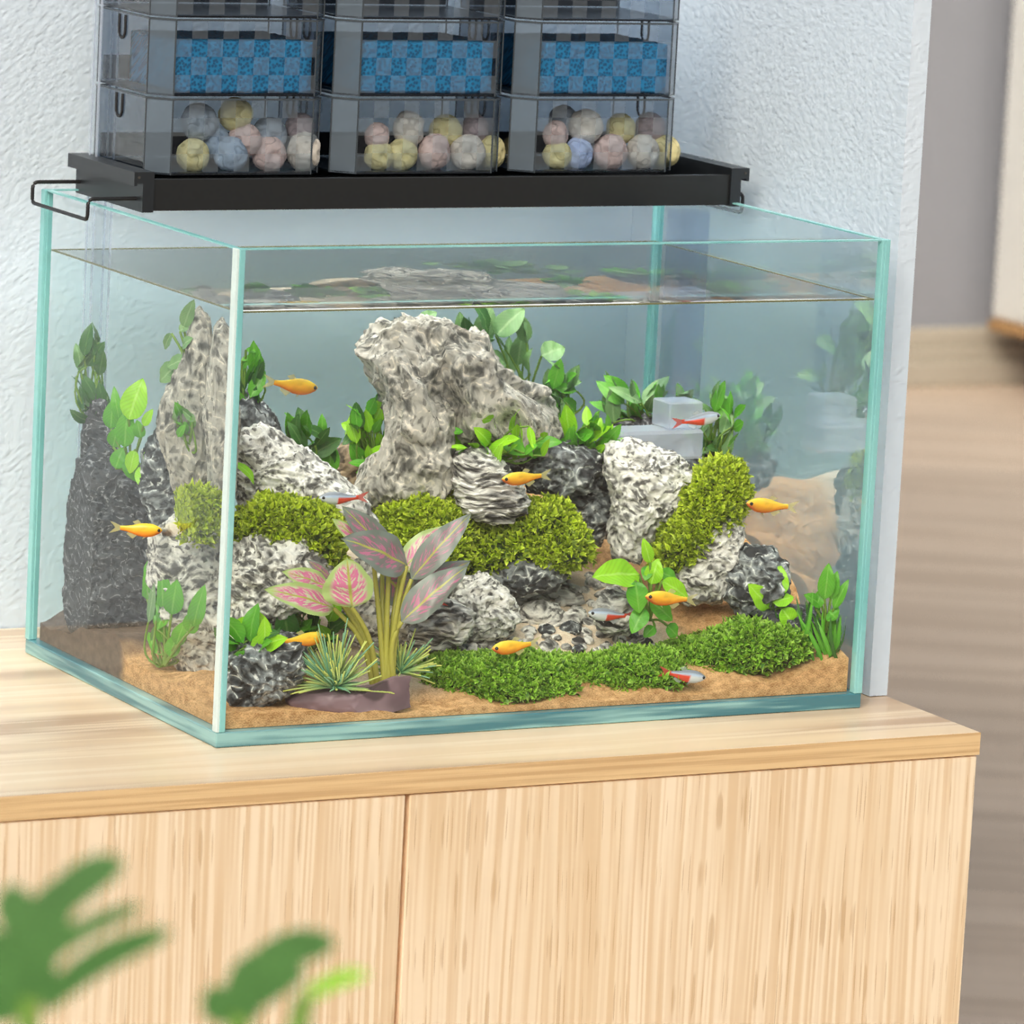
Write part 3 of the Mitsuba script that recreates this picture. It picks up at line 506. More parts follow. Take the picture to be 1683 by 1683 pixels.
moss('carpet_plant', 'bright green carpet plant in a long strip along the front glass', [
    lump([(.1677,.0633,.0189),(.1770,.0582,.0310),(.2032,.0438,.0345),(.2295,.0294,.0349),(.2462,.0203,.0313),(.2502,.0182,.0162),(.2209,.0342,.0076),(.1914,.0503,.0031),(.1731,.0603,.0077)], 0.020, 111, 5, 0.007, 50, ridged=False),
    lump([(.2505,.0670,.0235),(.2770,.0524,.0271),(.3101,.0344,.0337),(.3268,.0252,.0320),(.3308,.0230,.0187),(.3113,.0337,.0078),(.2782,.0518,.0015),(.2549,.0646,.0005)], 0.020, 112, 5, 0.007, 50, ridged=False),
    lump([(.3289,.0740,.0209),(.3454,.0650,.0297),(.3718,.0505,.0423),(.3917,.0396,.0482),(.4122,.0284,.0448),(.4229,.0226,.0336),(.4098,.0297,.0250),(.4037,.0330,.0121),(.3737,.0494,.0039),(.3400,.0679,.0011)], 0.022, 113, 5, 0.007, 50, ridged=False)], 26000, 0.0036, 5, 'm_moss_green')

# ---------------------------------------------------------------- leafy plants
G, L_, DP, SG = 'm_leaf_green', 'm_leaf_lime', 'm_leaf_deep', 'm_leaf_sage'
bush('leafy_plant', 'large round-leaved plant rising behind the boulder to the water surface', 'plant', (.3302,.2450,.1524), (.3046,.2400,.1961), (.036, .024), 26, .026, 11, [SG, SG, DP], aspect=0.5)
def leaves(key, bsdf, specs, root=None, face=None, curl=0.08, fold=0.15):
    st = []
    for base, tip, w in specs:
        fc = (TOCAM * 0.9 + np.array([0, 0, 0.5])) if face is None else face
        add_leaf(f'{key}__leaf', bsdf, base, tip, w, fc, curl=curl, fold=fold, nu=12, nv=6)
        if root is not None: st.append(tube(inside(arc(root, base, (0, 0, 0.002))), 0.0008, 6))
    if st: add(f'{key}__stem', join(st), 'm_stem', smooth=True)
leaves('leafy_plant', SG, [((.3014,.2350,.2061), (.3215,.2350,.2233), .017), ((.3343,.2320,.1926), (.3513,.2320,.1974), .016), ((.2452,.2350,.2167), (.2572,.2350,.2221), .009), ((.2796,.2400,.2026), (.2763,.2400,.2218), .010), ((.2930,.2400,.2023), (.2963,.2400,.2230), .013), ((.3455,.2320,.1734), (.3650,.2320,.1745), .010), ((.3441,.2350,.1698), (.3410,.2350,.1835), .010)], (.3302,.2450,.1524))
bush('leafy_plant', 'bright leafy plant at the right foot of the boulder', 'plant', (.3243,.1500,.1362), (.3216,.1450,.1498), (.020, .018), 50, .019, 12, [L_, G, G], aspect=0.45)
bush('leafy_plant', 'small green plant climbing the right edge of the boulder', 'plant', (.3349,.2000,.1555), (.3280,.1950,.1724), (.012, .020), 28, .018, 13, [G, SG], aspect=0.45)
bush('leafy_plant', 'yellow-green leafy plant tucked under the boulder, above the layered stone', 'plant', (.2467,.1300,.1479), (.2430,.1200,.1586), (.034, .013), 52, .017, 14, [L_, G, L_], aspect=0.42)
bush('leafy_plant', 'deep green plant hugging the left side of the boulder', 'plant', (.1965,.1900,.1257), (.1904,.1850,.1522), (.016, .025), 54, .017, 15, [G, DP, L_], aspect=0.5)
bush('leafy_plant', 'dark green plant on the ridge below the highest golden fish', 'plant', (.1521,.2000,.1216), (.1488,.2000,.1432), (.017, .018), 30, .021, 16, [DP, DP, G], aspect=0.5)
bush('leafy_plant', 'dark leaves on the rock right behind the front left corner edge', 'plant', (.0941,.1700,.1709), (.0957,.1700,.1893), (.008, .018), 16, .018, 17, [DP, G], aspect=0.42)
leaves('leafy_plant_006', G, [((.0877,.1700,.1987), (.0948,.1700,.2092), .005), ((.0875,.1700,.2048), (.0987,.1700,.2068), .004), ((.0905,.1700,.2112), (.0989,.1700,.2099), .004)], (.0902,.1700,.1825))
kk = thing('leaf_blade', 'single curved lime green leaf against the dark rock by the front left edge', 'plant')
add_leaf(f'{kk}__leaf', L_, (.0519,.1000,.1534), (.0648,.1000,.1391), .006, TOCAM + np.array([.3, 0, .6]), curl=0.25)
bush('leafy_plant', 'dark green creeping plant low at the front left corner', 'plant', (.0415,.0450,.0461), (.0384,.0350,.0538), (.019, .017), 18, .022, 18, [G, DP, L_], aspect=0.5)
bush('leafy_plant', 'green broad leaves behind the low golden fish, beside the grassy tuft', 'plant', (.0987,.0700,.0439), (.0897,.0600,.0607), (.022, .015), 22, .022, 19, [G, L_, DP], aspect=0.55)
k7 = thing('broad_leaf_plant', 'bright lime plant with heart-shaped leaves right of the gravel', 'plant')
leaves(k7, L_, [((.3115,.0500,.0821), (.2747,.0450,.0827), .021), ((.3189,.0500,.0896), (.3126,.0500,.1057), .008), ((.3255,.0450,.0786), (.3448,.0450,.0661), .013), ((.3206,.0500,.0759), (.3248,.0500,.0920), .012)], (.3242,.0550,.0515))
leaves(k7, G, [((.3033,.0400,.0805), (.3061,.0380,.0603), .014), ((.3114,.0400,.0628), (.3016,.0380,.0474), .012), ((.3146,.0400,.0673), (.3312,.0400,.0541), .013), ((.3267,.0500,.0834), (.3390,.0500,.0771), .010), ((.3210,.0550,.0866), (.3161,.0500,.0781), .008), ((.3221,.0450,.0497), (.3146,.0450,.0430), .008), ((.3309,.0450,.0500), (.3384,.0450,.0427), .010)], (.3242,.0550,.0515))
k8 = thing('broad_leaf_plant', 'bright lime plant with few leaves in front of the near-black rock', 'plant')
leaves(k8, L_, [((.4032,.0400,.0672), (.4091,.0400,.0858), .018), ((.3999,.0380,.0591), (.3835,.0380,.0755), .014), ((.4020,.0360,.0633), (.4158,.0340,.0662), .011), ((.4077,.0340,.0595), (.4169,.0320,.0462), .013), ((.3951,.0400,.0676), (.4127,.0400,.0719), .010)], (.4080,.0450,.0535))
k9 = thing('broad_leaf_plant', 'pale green plant near the right front edge of the glass', 'plant')
leaves(k9, G, [((.4277,.0160,.0680), (.4291,.0160,.0913), .011), ((.4322,.0160,.0678), (.4352,.0150,.0862), .008), ((.4349,.0160,.0618), (.4423,.0120,.0810), .007), ((.4282,.0200,.0633), (.4142,.0200,.0706), .009), ((.4326,.0180,.0596), (.4370,.0150,.0549), .012), ((.4238,.0200,.0615), (.4296,.0200,.0750), .008)], (.4343,.0220,.0450))
bush('leafy_plant', 'hazy green plant by the back glass, left of the pump pipe', 'plant', (.4153,.2400,.1406), (.4077,.2350,.1580), (.021, .016), 26, .022, 22, [SG, G], aspect=0.42)
bush('leafy_plant', 'green plant behind the pump, close to the right glass pane', 'plant', (.4366,.1750,.1284), (.4355,.1720,.1531), (.020, .022), 38, .019, 23, [SG, G, DP], aspect=0.42)
bush('leafy_plant', 'slim column of dark leaves by the riser pipe at the back left', 'plant', (.0323,.2620,.1501), (.0285,.2620,.1813), (.011, .032), 28, .018, 24, [DP, SG, DP], aspect=0.42)
k10 = thing('broad_leaf_plant', 'bright green upright leaves on the dark rock pile behind the left pane', 'plant')
leaves(k10, L_, [((.0130,.1700,.1694), (.0217,.1700,.1949), .017), ((.0162,.1600,.1414), (.0198,.1500,.1263), .009), ((.0164,.1500,.1461), (.0226,.1500,.1554), .008), ((.0184,.1600,.1671), (.0222,.1550,.1784), .006), ((.0133,.1600,.1521), (.0130,.1650,.1368), .009)], (.0249,.1900,.1295), face=TOCAM + np.array([-.2, 0, .1]))
leaves(k10, G, [((.0145,.2000,.1588), (.0162,.2000,.1778), .011), ((.0155,.1900,.1661), (.0136,.1950,.1863), .007), ((.0131,.1750,.1515), (.0149,.1750,.1761), .013), ((.0166,.2000,.1472), (.0179,.1950,.1614), .010), ((.0140,.1700,.1466), (.0204,.1700,.1304), .012), ((.0143,.1900,.1356), (.0195,.1900,.1488), .011), ((.0194,.1650,.1586), (.0164,.1650,.1701), .008)], (.0249,.1900,.1295), face=TOCAM + np.array([-.2, 0, .1]))
k11 = thing('broad_leaf_plant', 'sage leaves at the top of the tall ridged rock behind the left pane', 'plant')
leaves(k11, SG, [((.0241,.1200,.2339), (.0283,.1150,.2517), .009), ((.0257,.1300,.2093), (.0195,.1400,.1974), .013), ((.0208,.1300,.2288), (.0218,.1400,.2176), .006), ((.0218,.1200,.2314), (.0280,.1200,.2368), .006), ((.0238,.1200,.2220), (.0262,.1100,.2287), .008), ((.0266,.1200,.2145), (.0193,.1300,.2079), .010)], (.0294,.1200,.2070))
bush('broad_leaf_plant', 'dull green foliage against the tall ridged rock behind the left pane', 'plant', (.0261,.1100,.1600), (.0200,.1050,.1816), (.007, .012), 12, .010, 25, [SG, G], aspect=0.5)
k12 = bush('broad_leaf_plant', 'tall green plant rising from the sand wedge behind the left pane', 'plant', (.0147,.1120,.0263), (.0127,.1120,.0624), (.009, .026), 14, .024, 26, [G, SG], aspect=0.38)
leaves(k12, G, [((.0132,.0970,.0615), (.0148,.0940,.0838), .013), ((.0115,.1060,.0636), (.0104,.1080,.0896), .011), ((.0108,.1280,.0650), (.0114,.1280,.0904), .011), ((.0135,.0660,.0600), (.0152,.0550,.0882), .011), ((.0133,.0720,.0551), (.0153,.0640,.0715), .011), ((.0140,.0900,.0440), (.0165,.0830,.0603), .010), ((.0135,.0970,.0351), (.0163,.0940,.0506), .010)], (.0142,.1050,.0278))

bush('leafy_plant', 'green plant in the back right corner, seen past the pump pipe', 'plant', (.4460,.2350,.1262), (.4455,.2300,.1475), (.018, .018), 24, .019, 29, [SG, G], aspect=0.42)
kg = thing('grass_plant', 'dark green grass-like blades at the right end of the carpet plant', 'plant')
rng = np.random.default_rng(6)
for i in range(64):
    bx, by = rng.uniform(1300, 1398), 0.0
    b = np.array((.4307,.0200,.0291)) + RIGHT * rng.uniform(-.018, .017) + FW * rng.uniform(-.006, .012)
    h = rng.uniform(.014, .034) if i > 7 else rng.uniform(.036, .047)
    t = b + np.array([0, 0, h]) + RIGHT * rng.normal(0, .010)
    b[0] = min(b[0], .438); t[0] = min(t[0], .440); b[2] = max(b[2] - .004, .012)
    add_leaf(f'{kg}__blade', 'm_leaf_green' if i % 3 else 'm_leaf_deep', b, t, .0030, TOCAM + rng.normal(0, .5, 3), curl=rng.uniform(-.1, .2), fold=.1, nu=6, nv=2)

# ---------------------------------------------------------------- the artificial plant
ka = thing('artificial_plant', 'pink and green plastic plant on a plum-coloured base at the front glass', 'artificial plant')
bv, bf = lump([(.0642,.0389,.0188),(.0737,.0337,.0254),(.0929,.0232,.0273),(.1105,.0135,.0299),(.1216,.0075,.0358),(.1312,.0022,.0356),(.1291,.0034,.0258),(.1321,.0017,.0162),(.1129,.0122,.0120),(.0872,.0263,.0097),(.0704,.0355,.0087)], 0.012, 201, 5, 0.003, 60, ridged=False)
add(f'{ka}__base', (bv, bf), 'm_plum_base', smooth=True)
foot = np.array((.1220,.0220,.0260))
pl = [  # base, tip, width, material, stem foot offset
  ((.0890,.0300,.0748), (.0393,.0260,.0889), .019, 'm_pink_light', -8), ((.0881,.0360,.0864), (.0558,.0360,.0974), .014, 'm_pink_light', -7),
  ((.0926,.0130,.0787), (.0862,.0100,.1099), .034, 'm_pink_light', -5), ((.1350,.0260,.0997), (.0848,.0180,.1196), .027, 'm_pink_dark', 2),
  ((.1262,.0320,.1046), (.0927,.0340,.1365), .018, 'm_pink_dark', 1), ((.1177,.0380,.1050), (.0885,.0380,.1285), .012, 'm_pink_light', 0),
  ((.1391,.0400,.0939), (.1694,.0400,.1199), .019, 'm_pink_light', 3), ((.1388,.0260,.0913), (.1742,.0200,.1308), .018, 'm_pink_dark', 5),
  ((.1455,.0440,.0752), (.1879,.0440,.0965), .017, 'm_pink_dark', 5), ((.1294,.0180,.0670), (.1692,.0120,.1002), .022, 'm_pink_dark', 7),
  ((.1290,.0460,.0925), (.1473,.0440,.0725), .026, 'm_pink_dark', 2), ((.0896,.0380,.0919), (.0741,.0400,.1034), .007, 'm_pink_dark', -3)]
for b, t, w, m, off in pl:
    lf = add_leaf(f'{ka}__leaf', m, b, t, w, TOCAM + np.array([0, 0, 0.35]), curl=0.10, fold=0.10, nu=14, nv=8)
    f0 = foot + RIGHT * off * 0.0009
    pth = arc(f0, np.array(b), RIGHT * (-off * 0.0006) + np.array([0, 0, 0.004]), 10)
    add(f'{ka}__stem', tube(inside(pth), np.linspace(0.0020, 0.0013, len(pth)), 8), 'm_stem_olive', smooth=True)
def tuft(centre, r, n, seed):
    rng = np.random.default_rng(seed); ms, cols = [], []
    for i in range(n):
        az, el = rng.uniform(0, 2 * np.pi), rng.uniform(-0.15, 1.45)
        d = RIGHT * math.cos(az) * math.cos(el) + FW * math.sin(az) * math.cos(el) * 0.6 + np.array([0, 0, math.sin(el)])
        L = r * rng.uniform(0.6, 1.08)
        p = np.array(centre) + d * 0.001 + np.linspace(0, 1, 6)[:, None] * d * L + np.array([0, 0, -0.004]) * (np.linspace(0, 1, 6)[:, None] ** 2) * rng.uniform(-.6, 1.2)
        m = tube(inside(p), np.linspace(0.0010, 0.0004, 6), 4)
        tip = np.array([0.66, 0.72, 0.18]) if rng.uniform() < 0.68 else np.array([0.26, 0.50, 0.30])
        t = np.r_[np.repeat(np.linspace(0, 1, 6), 4), 0, 1][:, None]
        ms.append(m); cols.append(np.array([0.08, 0.30, 0.17]) * (1 - t) ** 1.0 + tip * (1 - (1 - t) ** 1.0))
    return join(ms), np.vstack(cols)
for c, r, n, sd in (((.0843,.0160,.0300), .037, 150, 1), ((.1365,.0300,.0331), .025, 80, 2)):
    m, col = tuft(c, r, n, sd)
    add(f'{ka}__grass_tuft', m, 'm_vgrass', smooth=True, color=col)

# ---------------------------------------------------------------- fish
def fish(kind, label, nose, tail, deep, group):
    """Body along nose-tail, on an upright plane; deep: body depth over length."""
    nose, tail = np.asarray(nose, float), np.asarray(tail, float)
    ax = nose - tail; L = np.linalg.norm(ax); ax /= L
    upv = np.array([0, 0, 1.0]) - ax * ax[2]; upv /= np.linalg.norm(upv); sd = np.cross(upv, ax)
    key = thing(kind, label, 'fish', group)
    u = np.linspace(0, 1, 22); ns = 16
    hgt = deep * L * 0.5 * np.interp(u, [0, .04, .12, .25, .4, .55, .7, .85, 1], [.02, .32, .62, .92, 1.0, .90, .62, .40, .30])
    wid = deep * L * 0.30 * np.interp(u, [0, .04, .12, .25, .4, .6, .8, 1], [.02, .4, .8, 1, .95, .7, .4, .12])
    belly = -0.05 * L * deep * np.sin(np.pi * u) * 1.2
    g = np.arange(ns) * 2 * np.pi / ns
    ctr = nose - ax * (u[:, None] * L * 0.80) + upv * belly[:, None]
    v = ctr[:, None] + hgt[:, None, None] * np.sin(g)[None, :, None] * upv + wid[:, None, None] * np.cos(g)[None, :, None] * sd
    i, j = np.meshgrid(np.arange(21), np.arange(ns), indexing='ij')
    q = np.stack([i * ns + j, (i + 1) * ns + j, (i + 1) * ns + (j + 1) % ns, i * ns + (j + 1) % ns], -1).reshape(-1, 4)
    f = np.vstack([q[:, [0, 1, 2]], q[:, [0, 2, 3]]])
    U, S = np.meshgrid(u, np.sin(g), indexing='ij'); v = v.reshape(-1, 3)
    if kind == 'golden_fish':
        c0, c1, c2 = np.array([0.95, 0.66, 0.06]), np.array([0.93, 0.42, 0.02]), np.array([0.70, 0.12, 0.015])
        t = np.clip((1 - S) / 2, 0, 1)[..., None]
        col = np.where(t < .6, c0 + (c1 - c0) * t / .6, c1 + (c2 - c1) * (t - .6) / .4)
        col = col * (0.85 + 0.3 * meshkit.noise(np.stack([U * 9, S * 3, U * 0], -1), 3)[..., None])
        head = np.clip((0.2 - U) / 0.08, 0, 1)[..., None] * np.clip((0.3 - S), 0, 1)[..., None]
        col = col * (1 - head) + np.array([.55, .10, .03]) * head
    else:
        back, stripe, side, red = np.array([.26, .29, .34]), np.array([.50, .62, .80]), np.array([.66, .70, .72]), np.array([.72, .07, .035])
        t = S[..., None]
        col = np.where(t > .55, back, np.where(t > .18, stripe, side))
        rear = ((U > .44) & (S < .18))[..., None]; col = np.where(rear, red, col)
        col = np.where((U > .93)[..., None], red * .9, col)
    add(f'{key}__body', (v, f), 'm_vcol', smooth=True, color=np.clip(col.reshape(-1, 3), 0, 1))
    fin = 'm_fin_gold' if kind == 'golden_fish' else 'm_fin_red'
    pe = nose - ax * L * 0.79 + upv * belly[-1]
    def sheet(pts, b, nm):
        P2 = [pe * 0 + q for q in pts]; m = len(P2)
        th = sd * 0.00018
        vv = np.array([q + th for q in P2] + [q - th for q in P2]); ff = [(0, a, a + 1) for a in range(1, m - 1)] + [(m, m + a + 1, m + a) for a in range(1, m - 1)]
        ff += [x for a in range(m) for x in ((a, m + a, m + (a + 1) % m), (a, m + (a + 1) % m, (a + 1) % m))]
        add(f'{key}__{nm}', (vv, np.array(ff)), b)
    hh = deep * L
    sheet([pe - ax * L * .10, pe - ax * L * .21 + upv * hh * .42, pe - ax * L * .10 + upv * hh * .30, pe + upv * hh * .15, pe - upv * hh * .15, pe - ax * L * .10 - upv * hh * .30, pe - ax * L * .21 - upv * hh * .42], fin, 'tail_fin')
    def at_(uu, s): return nose - ax * uu * L * .8 + upv * (np.interp(uu, u, belly) + s * np.interp(uu, u, hgt))
    clear = 'm_fin_gold' if kind == 'golden_fish' else 'm_fin_clear'
    sheet([at_(.50, .9), at_(.54, .9) + upv * hh * .30 - ax * L * .04, at_(.66, .9) + upv * hh * .22 - ax * L * .05, at_(.64, .9)], clear, 'dorsal_fin')
    sheet([at_(.58, -.9), at_(.80, -.9), at_(.78, -.9) - upv * hh * .12 - ax * L * .05, at_(.63, -.9) - upv * hh * .32 - ax * L * .05], clear, 'anal_fin')
    sheet([at_(.36, -.9), at_(.43, -.95), at_(.46, -.9) - upv * hh * .22], clear, 'pelvic_fin')
    for s in (1, -1):
        e = at_(.095, .12) + sd * s * np.interp(.095, u, wid) * .86
        m = trimesh.creation.icosphere(subdivisions=2, radius=hh * .115); m.apply_translation(e)
        add(f'{key}__eye', m, 'm_eye', smooth=True)
GF, NF = 'golden fish in the aquarium', 'silver and red fish in the aquarium'
fish('golden_fish', 'golden fish swimming right near the water surface, highest of its kind', (.1065,.1000,.1977), (.0691,.1000,.2031), .27, GF)
fish('golden_fish', 'golden fish facing left in front of the layered stone', (.2293,.0850,.1395), (.2645,.0850,.1414), .25, GF)
fish('golden_fish', 'golden fish facing left beside the sand path near the right glass', (.3864,.0500,.1250), (.4252,.0500,.1209), .25, GF)
fish('golden_fish', 'golden fish behind the left glass pane, before the dark rock pile', (.0039,.0950,.1140), (-.0267,.1050,.1156), .27, GF)
fish('golden_fish', 'golden fish facing left over the bright heart-shaped leaves', (.3039,.0280,.0731), (.3418,.0280,.0691), .25, GF)
fish('golden_fish', 'golden fish facing left just above the carpet plant and gravel', (.1922,.0180,.0474), (.2259,.0180,.0496), .27, GF)
fish('golden_fish', 'golden fish facing right beside the grassy tuft, low at the left', (.0809,.0220,.0596), (.0461,.0220,.0575), .25, GF)
fish('neon_fish', 'silver fish with red rear facing left over the left moss and rocks', (.0982,.0750,.1343), (.1319,.0750,.1335), .24, NF)
fish('neon_fish', 'silver fish with red rear facing right in front of the pump pipe', (.3938,.1000,.1731), (.3582,.1000,.1686), .24, NF)
fish('neon_fish', 'silver fish with red rear facing left over the gravel by the lime plant', (.2763,.0500,.0597), (.3110,.0500,.0558), .24, NF)
fish('neon_fish', 'silver fish with red rear facing right against the front carpet plant', (.3402,.0095,.0233), (.3058,.0095,.0293), .24, NF)
fish('neon_fish', 'silver fish with red rear half hidden behind the pink-leaved plant', (.1464,.0500,.0683), (.1773,.0500,.0715), .22, NF)

# ================================================================ pump and pipes in the tank
k = thing('pump', 'frosted clear pump box on a square pipe, hanging in the back of the tank', 'pump')
px, py_ = 0.3886, 0.1454
def shell(x0, x1, y0, y1, z0, z1, ch=0.001): return box(x0, x1, y0, y1, z0, z1, ch)
zz = 0.2985
add(f'{k}__pipe', join([quad((px - .0105, py_ - .009, .178), (px + .0105, py_ - .009, .178), (px + .0105, py_ - .009, zz), (px - .0105, py_ - .009, zz)), quad((px - .0105, py_ + .009, .178), (px - .0105, py_ - .009, .178), (px - .0105, py_ - .009, zz), (px - .0105, py_ + .009, zz)),
                        quad((px + .0105, py_ + .009, .178), (px - .0105, py_ + .009, .178), (px - .0105, py_ + .009, zz), (px + .0105, py_ + .009, zz)), quad((px + .0105, py_ - .009, .178), (px + .0105, py_ + .009, .178), (px + .0105, py_ + .009, zz), (px + .0105, py_ - .009, zz))]), 'm_milky')
add(f'{k}__collar', shell(px - .0125, px + .0125, py_ - .0115, py_ + .0115, .1585, .176), 'm_tube_milky')
add(f'{k}__box', shell(px - .055, px + .0135, py_ - .0135, py_ + .0135, .139, .158, .002), 'm_tube_milky')
k = thing('riser_pipe', 'clear riser pipe running up the back left corner past the filter boxes', 'pipe')
rx, ry = 0.0335, 0.272
add(f'{k}__tube', join([quad((rx - .006, ry - .005, .10), (rx + .006, ry - .005, .10), (rx + .006, ry - .005, .62), (rx - .006, ry - .005, .62)), quad((rx - .006, ry + .005, .10), (rx - .006, ry - .005, .10), (rx - .006, ry - .005, .62), (rx - .006, ry + .005, .62)),
                        quad((rx + .006, ry + .005, .10), (rx - .006, ry + .005, .10), (rx - .006, ry + .005, .62), (rx + .006, ry + .005, .62)), quad((rx + .006, ry - .005, .10), (rx + .006, ry + .005, .10), (rx + .006, ry + .005, .62), (rx + .006, ry - .005, .62))]), 'm_clear_tube')
for sx in (-.006, .006):
    for sy in (-.005, .005):
        add(f'{k}__edge', box(rx + sx - .0006, rx + sx + .0006, ry + sy - .0006, ry + sy + .0006, .10, .62), 'm_tube_milky')

# ================================================================ the light tray
k = thing('light_tray', 'long black tray with a lamp below it, resting on the aquarium rim', 'light tray')
TY0, TY1, TZ0, TZ1 = 0.188, 0.286, 0.2995, 0.3165
add(f'{k}__front_rail', box(0.0300, 0.4440, TY0, TY0 + 0.004, 0.2962, TZ1 - .0005, 0.0005), 'm_black_satin')
add(f'{k}__back_rail', box(0.0300, 0.4440, TY1 - .004, TY1, 0.2995, TZ1, 0.0005), 'm_black')
add(f'{k}__base_plate', box(0.0300, 0.4440, TY0 + .004, TY1 - .004, 0.3030, 0.3060), 'm_black')
for s, x in ((-1, 0.0300), (1, 0.4440)):
    # an end bracket: an upright with an outward lip on top, running front to back
    prof = Polygon([(0, 0.2955), (0.0075, 0.2955), (0.0075, 0.3135), (0.0115, 0.3135), (0.0115, 0.3120), (0.0135, 0.3120), (0.0135, 0.3205), (0, 0.3205)])
    m = trimesh.creation.extrude_polygon(prof, TY1 - TY0 + 0.004, engine='earcut')
    vv = np.array(m.vertices); m = trimesh.Trimesh(np.stack([x + s * (vv[:, 0] - (0.001)), vv[:, 2] + TY0 - .002, vv[:, 1]], 1), m.faces if s < 0 else m.faces[:, ::-1], process=False)
    add(f'{k}__end_bracket', m, 'm_bracket')
    add(f'{k}__screw', trimesh.creation.cylinder(0.0009, segment=[(x + s * .0095, TY0 - .0026, .3172), (x + s * .0095, TY0 - .0018, .3172)], sections=12), 'm_gap')
    xo = (-0.0085, 0.4585)[s > 0]; yi = TY0 + .008; ye = TY1 - .004
    zt, zl = 0.3030, (0.2900, 0.2900)[s > 0]
    xs = x + s * .006
    add(f'{k}__hook', tube(round_path([(xs, yi, zt), (xo, yi, zt), (xo, yi, zl), (xo, ye, zl), (xo, ye, zt), (xs, ye, zt)], 0.004), 0.0012, 8), 'm_black', smooth=True)
scene[f'{k}__lamp_panel'] = mikit.ply(box(0.045, 0.430, TY0 + .008, TY1 - .008, 0.3005, 0.3025), 'm_white_paint', emitter={'type': 'area', 'radiance': rgb(LED, LED, LED * .97)})
labels[f'{k}__lamp_panel'] = {'label': 'glowing white lamp panel under the tray'}

# ================================================================ filter boxes
BY0, BY1, PIT, BX = 0.1935, 0.281, 0.1278, 0.0325
TIER = [0.3175, 0.3665, 0.4150]
BH = 0.0475
COLN, TIERN = ['left', 'middle', 'right'], ['bottom', 'second', 'top']
def slot(x, y, z, s):
    t = np.linspace(0, np.pi, 9)
    p = [(x, y - .0045, z + .010)] + [(x, y - .0045 * math.cos(a), z - .0045 * math.sin(a)) for a in t] + [(x, y + .0045, z + .010)]
    return tube(np.array(p), .0009, 6)
for ti, z0 in enumerate(TIER):
    for ci in range(3):
        x0 = BX + ci * PIT; x1 = x0 + 0.1175; z1 = z0 + BH; c = 0.0125
        key = thing('filter_box', f'smoked clear filter box with a chequered front, {TIERN[ti]} tier, {COLN[ci]} column' + (', above the blue sponge' if ti == 2 else ''), 'filter box')
        A, B_ = (x0, BY0 + c), (x0 + c, BY0); E, F = (x1 - c * .7, BY0), (x1, BY0 + c * .7)
        def wall(p, q): return quad((p[0], p[1], z0), (q[0], q[1], z0), (q[0], q[1], z1), (p[0], p[1], z1))
        add(f'{key}__front_panel', wall(B_, E), 'm_smoke_front')
        add(f'{key}__corner_panel', wall(A, B_), 'm_frost_smoke'); add(f'{key}__corner_panel', wall(E, F), 'm_smoke')
        add(f'{key}__side_panel', wall((x0, BY1), A), 'm_smoke'); add(f'{key}__side_panel', wall(F, (x1, BY1)), 'm_smoke')
        add(f'{key}__back_panel', wall((x1, BY1), (x0, BY1)), 'm_smoke')
        add(f'{key}__dark_panel', box(x0 + .003, x1 - .003, BY1 - .004, BY1 - .001, z0 + .002, z0 + .017), 'm_dark_panel')  # dark panel across the lower back of the box
        hull = Polygon([(x0, BY1), A, B_, E, F, (x1, BY1)])
        m = trimesh.creation.extrude_polygon(hull, 0.0012, engine='earcut'); m.apply_translation([0, 0, z0]); add(f'{key}__bottom', m, 'm_dark_panel')
        rim = hull.buffer(0.0007, join_style=2).difference(hull.buffer(-0.0009, join_style=2))
        m = trimesh.creation.extrude_polygon(rim, 0.0011, engine='earcut'); m.apply_translation([0, 0, z1 - .0011]); add(f'{key}__rim', m, 'm_rim')
        for xx, yy in (A, B_, E, F, (x0, BY1), (x1, BY1)):
            add(f'{key}__corner_edge', box(xx - .0004, xx + .0004, yy - .0004, yy + .0004, z0, z1 - .001), 'm_rim')
        add(f'{key}__handle_slot', slot(x0 - .0005, BY1 - .036, z1 - .012, -1), 'm_black', smooth=True)
        add(f'{key}__handle_slot', slot(x1 + .0005, BY1 - .036, z1 - .012, 1), 'm_black', smooth=True)
        sq = 0.01065; nz = 4
        for i in range(9):
            for j in range(nz):
                if (i + j) % 2 == 0:
                    xa = B_[0] + .0002 + i * sq; xb = min(xa + sq, E[0] - .0002); za = z0 + .002 + j * .01115
                    add(f'{key}__frosted_square', quad((xa, BY0 - .0003, za), (xb, BY0 - .0003, za), (xb, BY0 - .0003, za + .01115), (xa, BY0 - .0003, za + .01115)), 'm_frost')
for ci in range(3):
    x0 = BX + ci * PIT
    key = thing('filter_sponge', f'blue filter sponge block in the {COLN[ci]} box of the second tier', 'sponge')
    s = trimesh.creation.box(bounds=[[x0 + .0165, BY0 + .004, TIER[1] + .0016], [x0 + .108, BY1 - .012, TIER[1] + .0335]])
    for _ in range(4): s = s.subdivide()
    v = np.array(s.vertices); v += (meshkit.noise(v * 500, 3)[:, None] - .5) * 0.0008
    add(key, (v, s.faces), 'm_sponge', smooth=True)
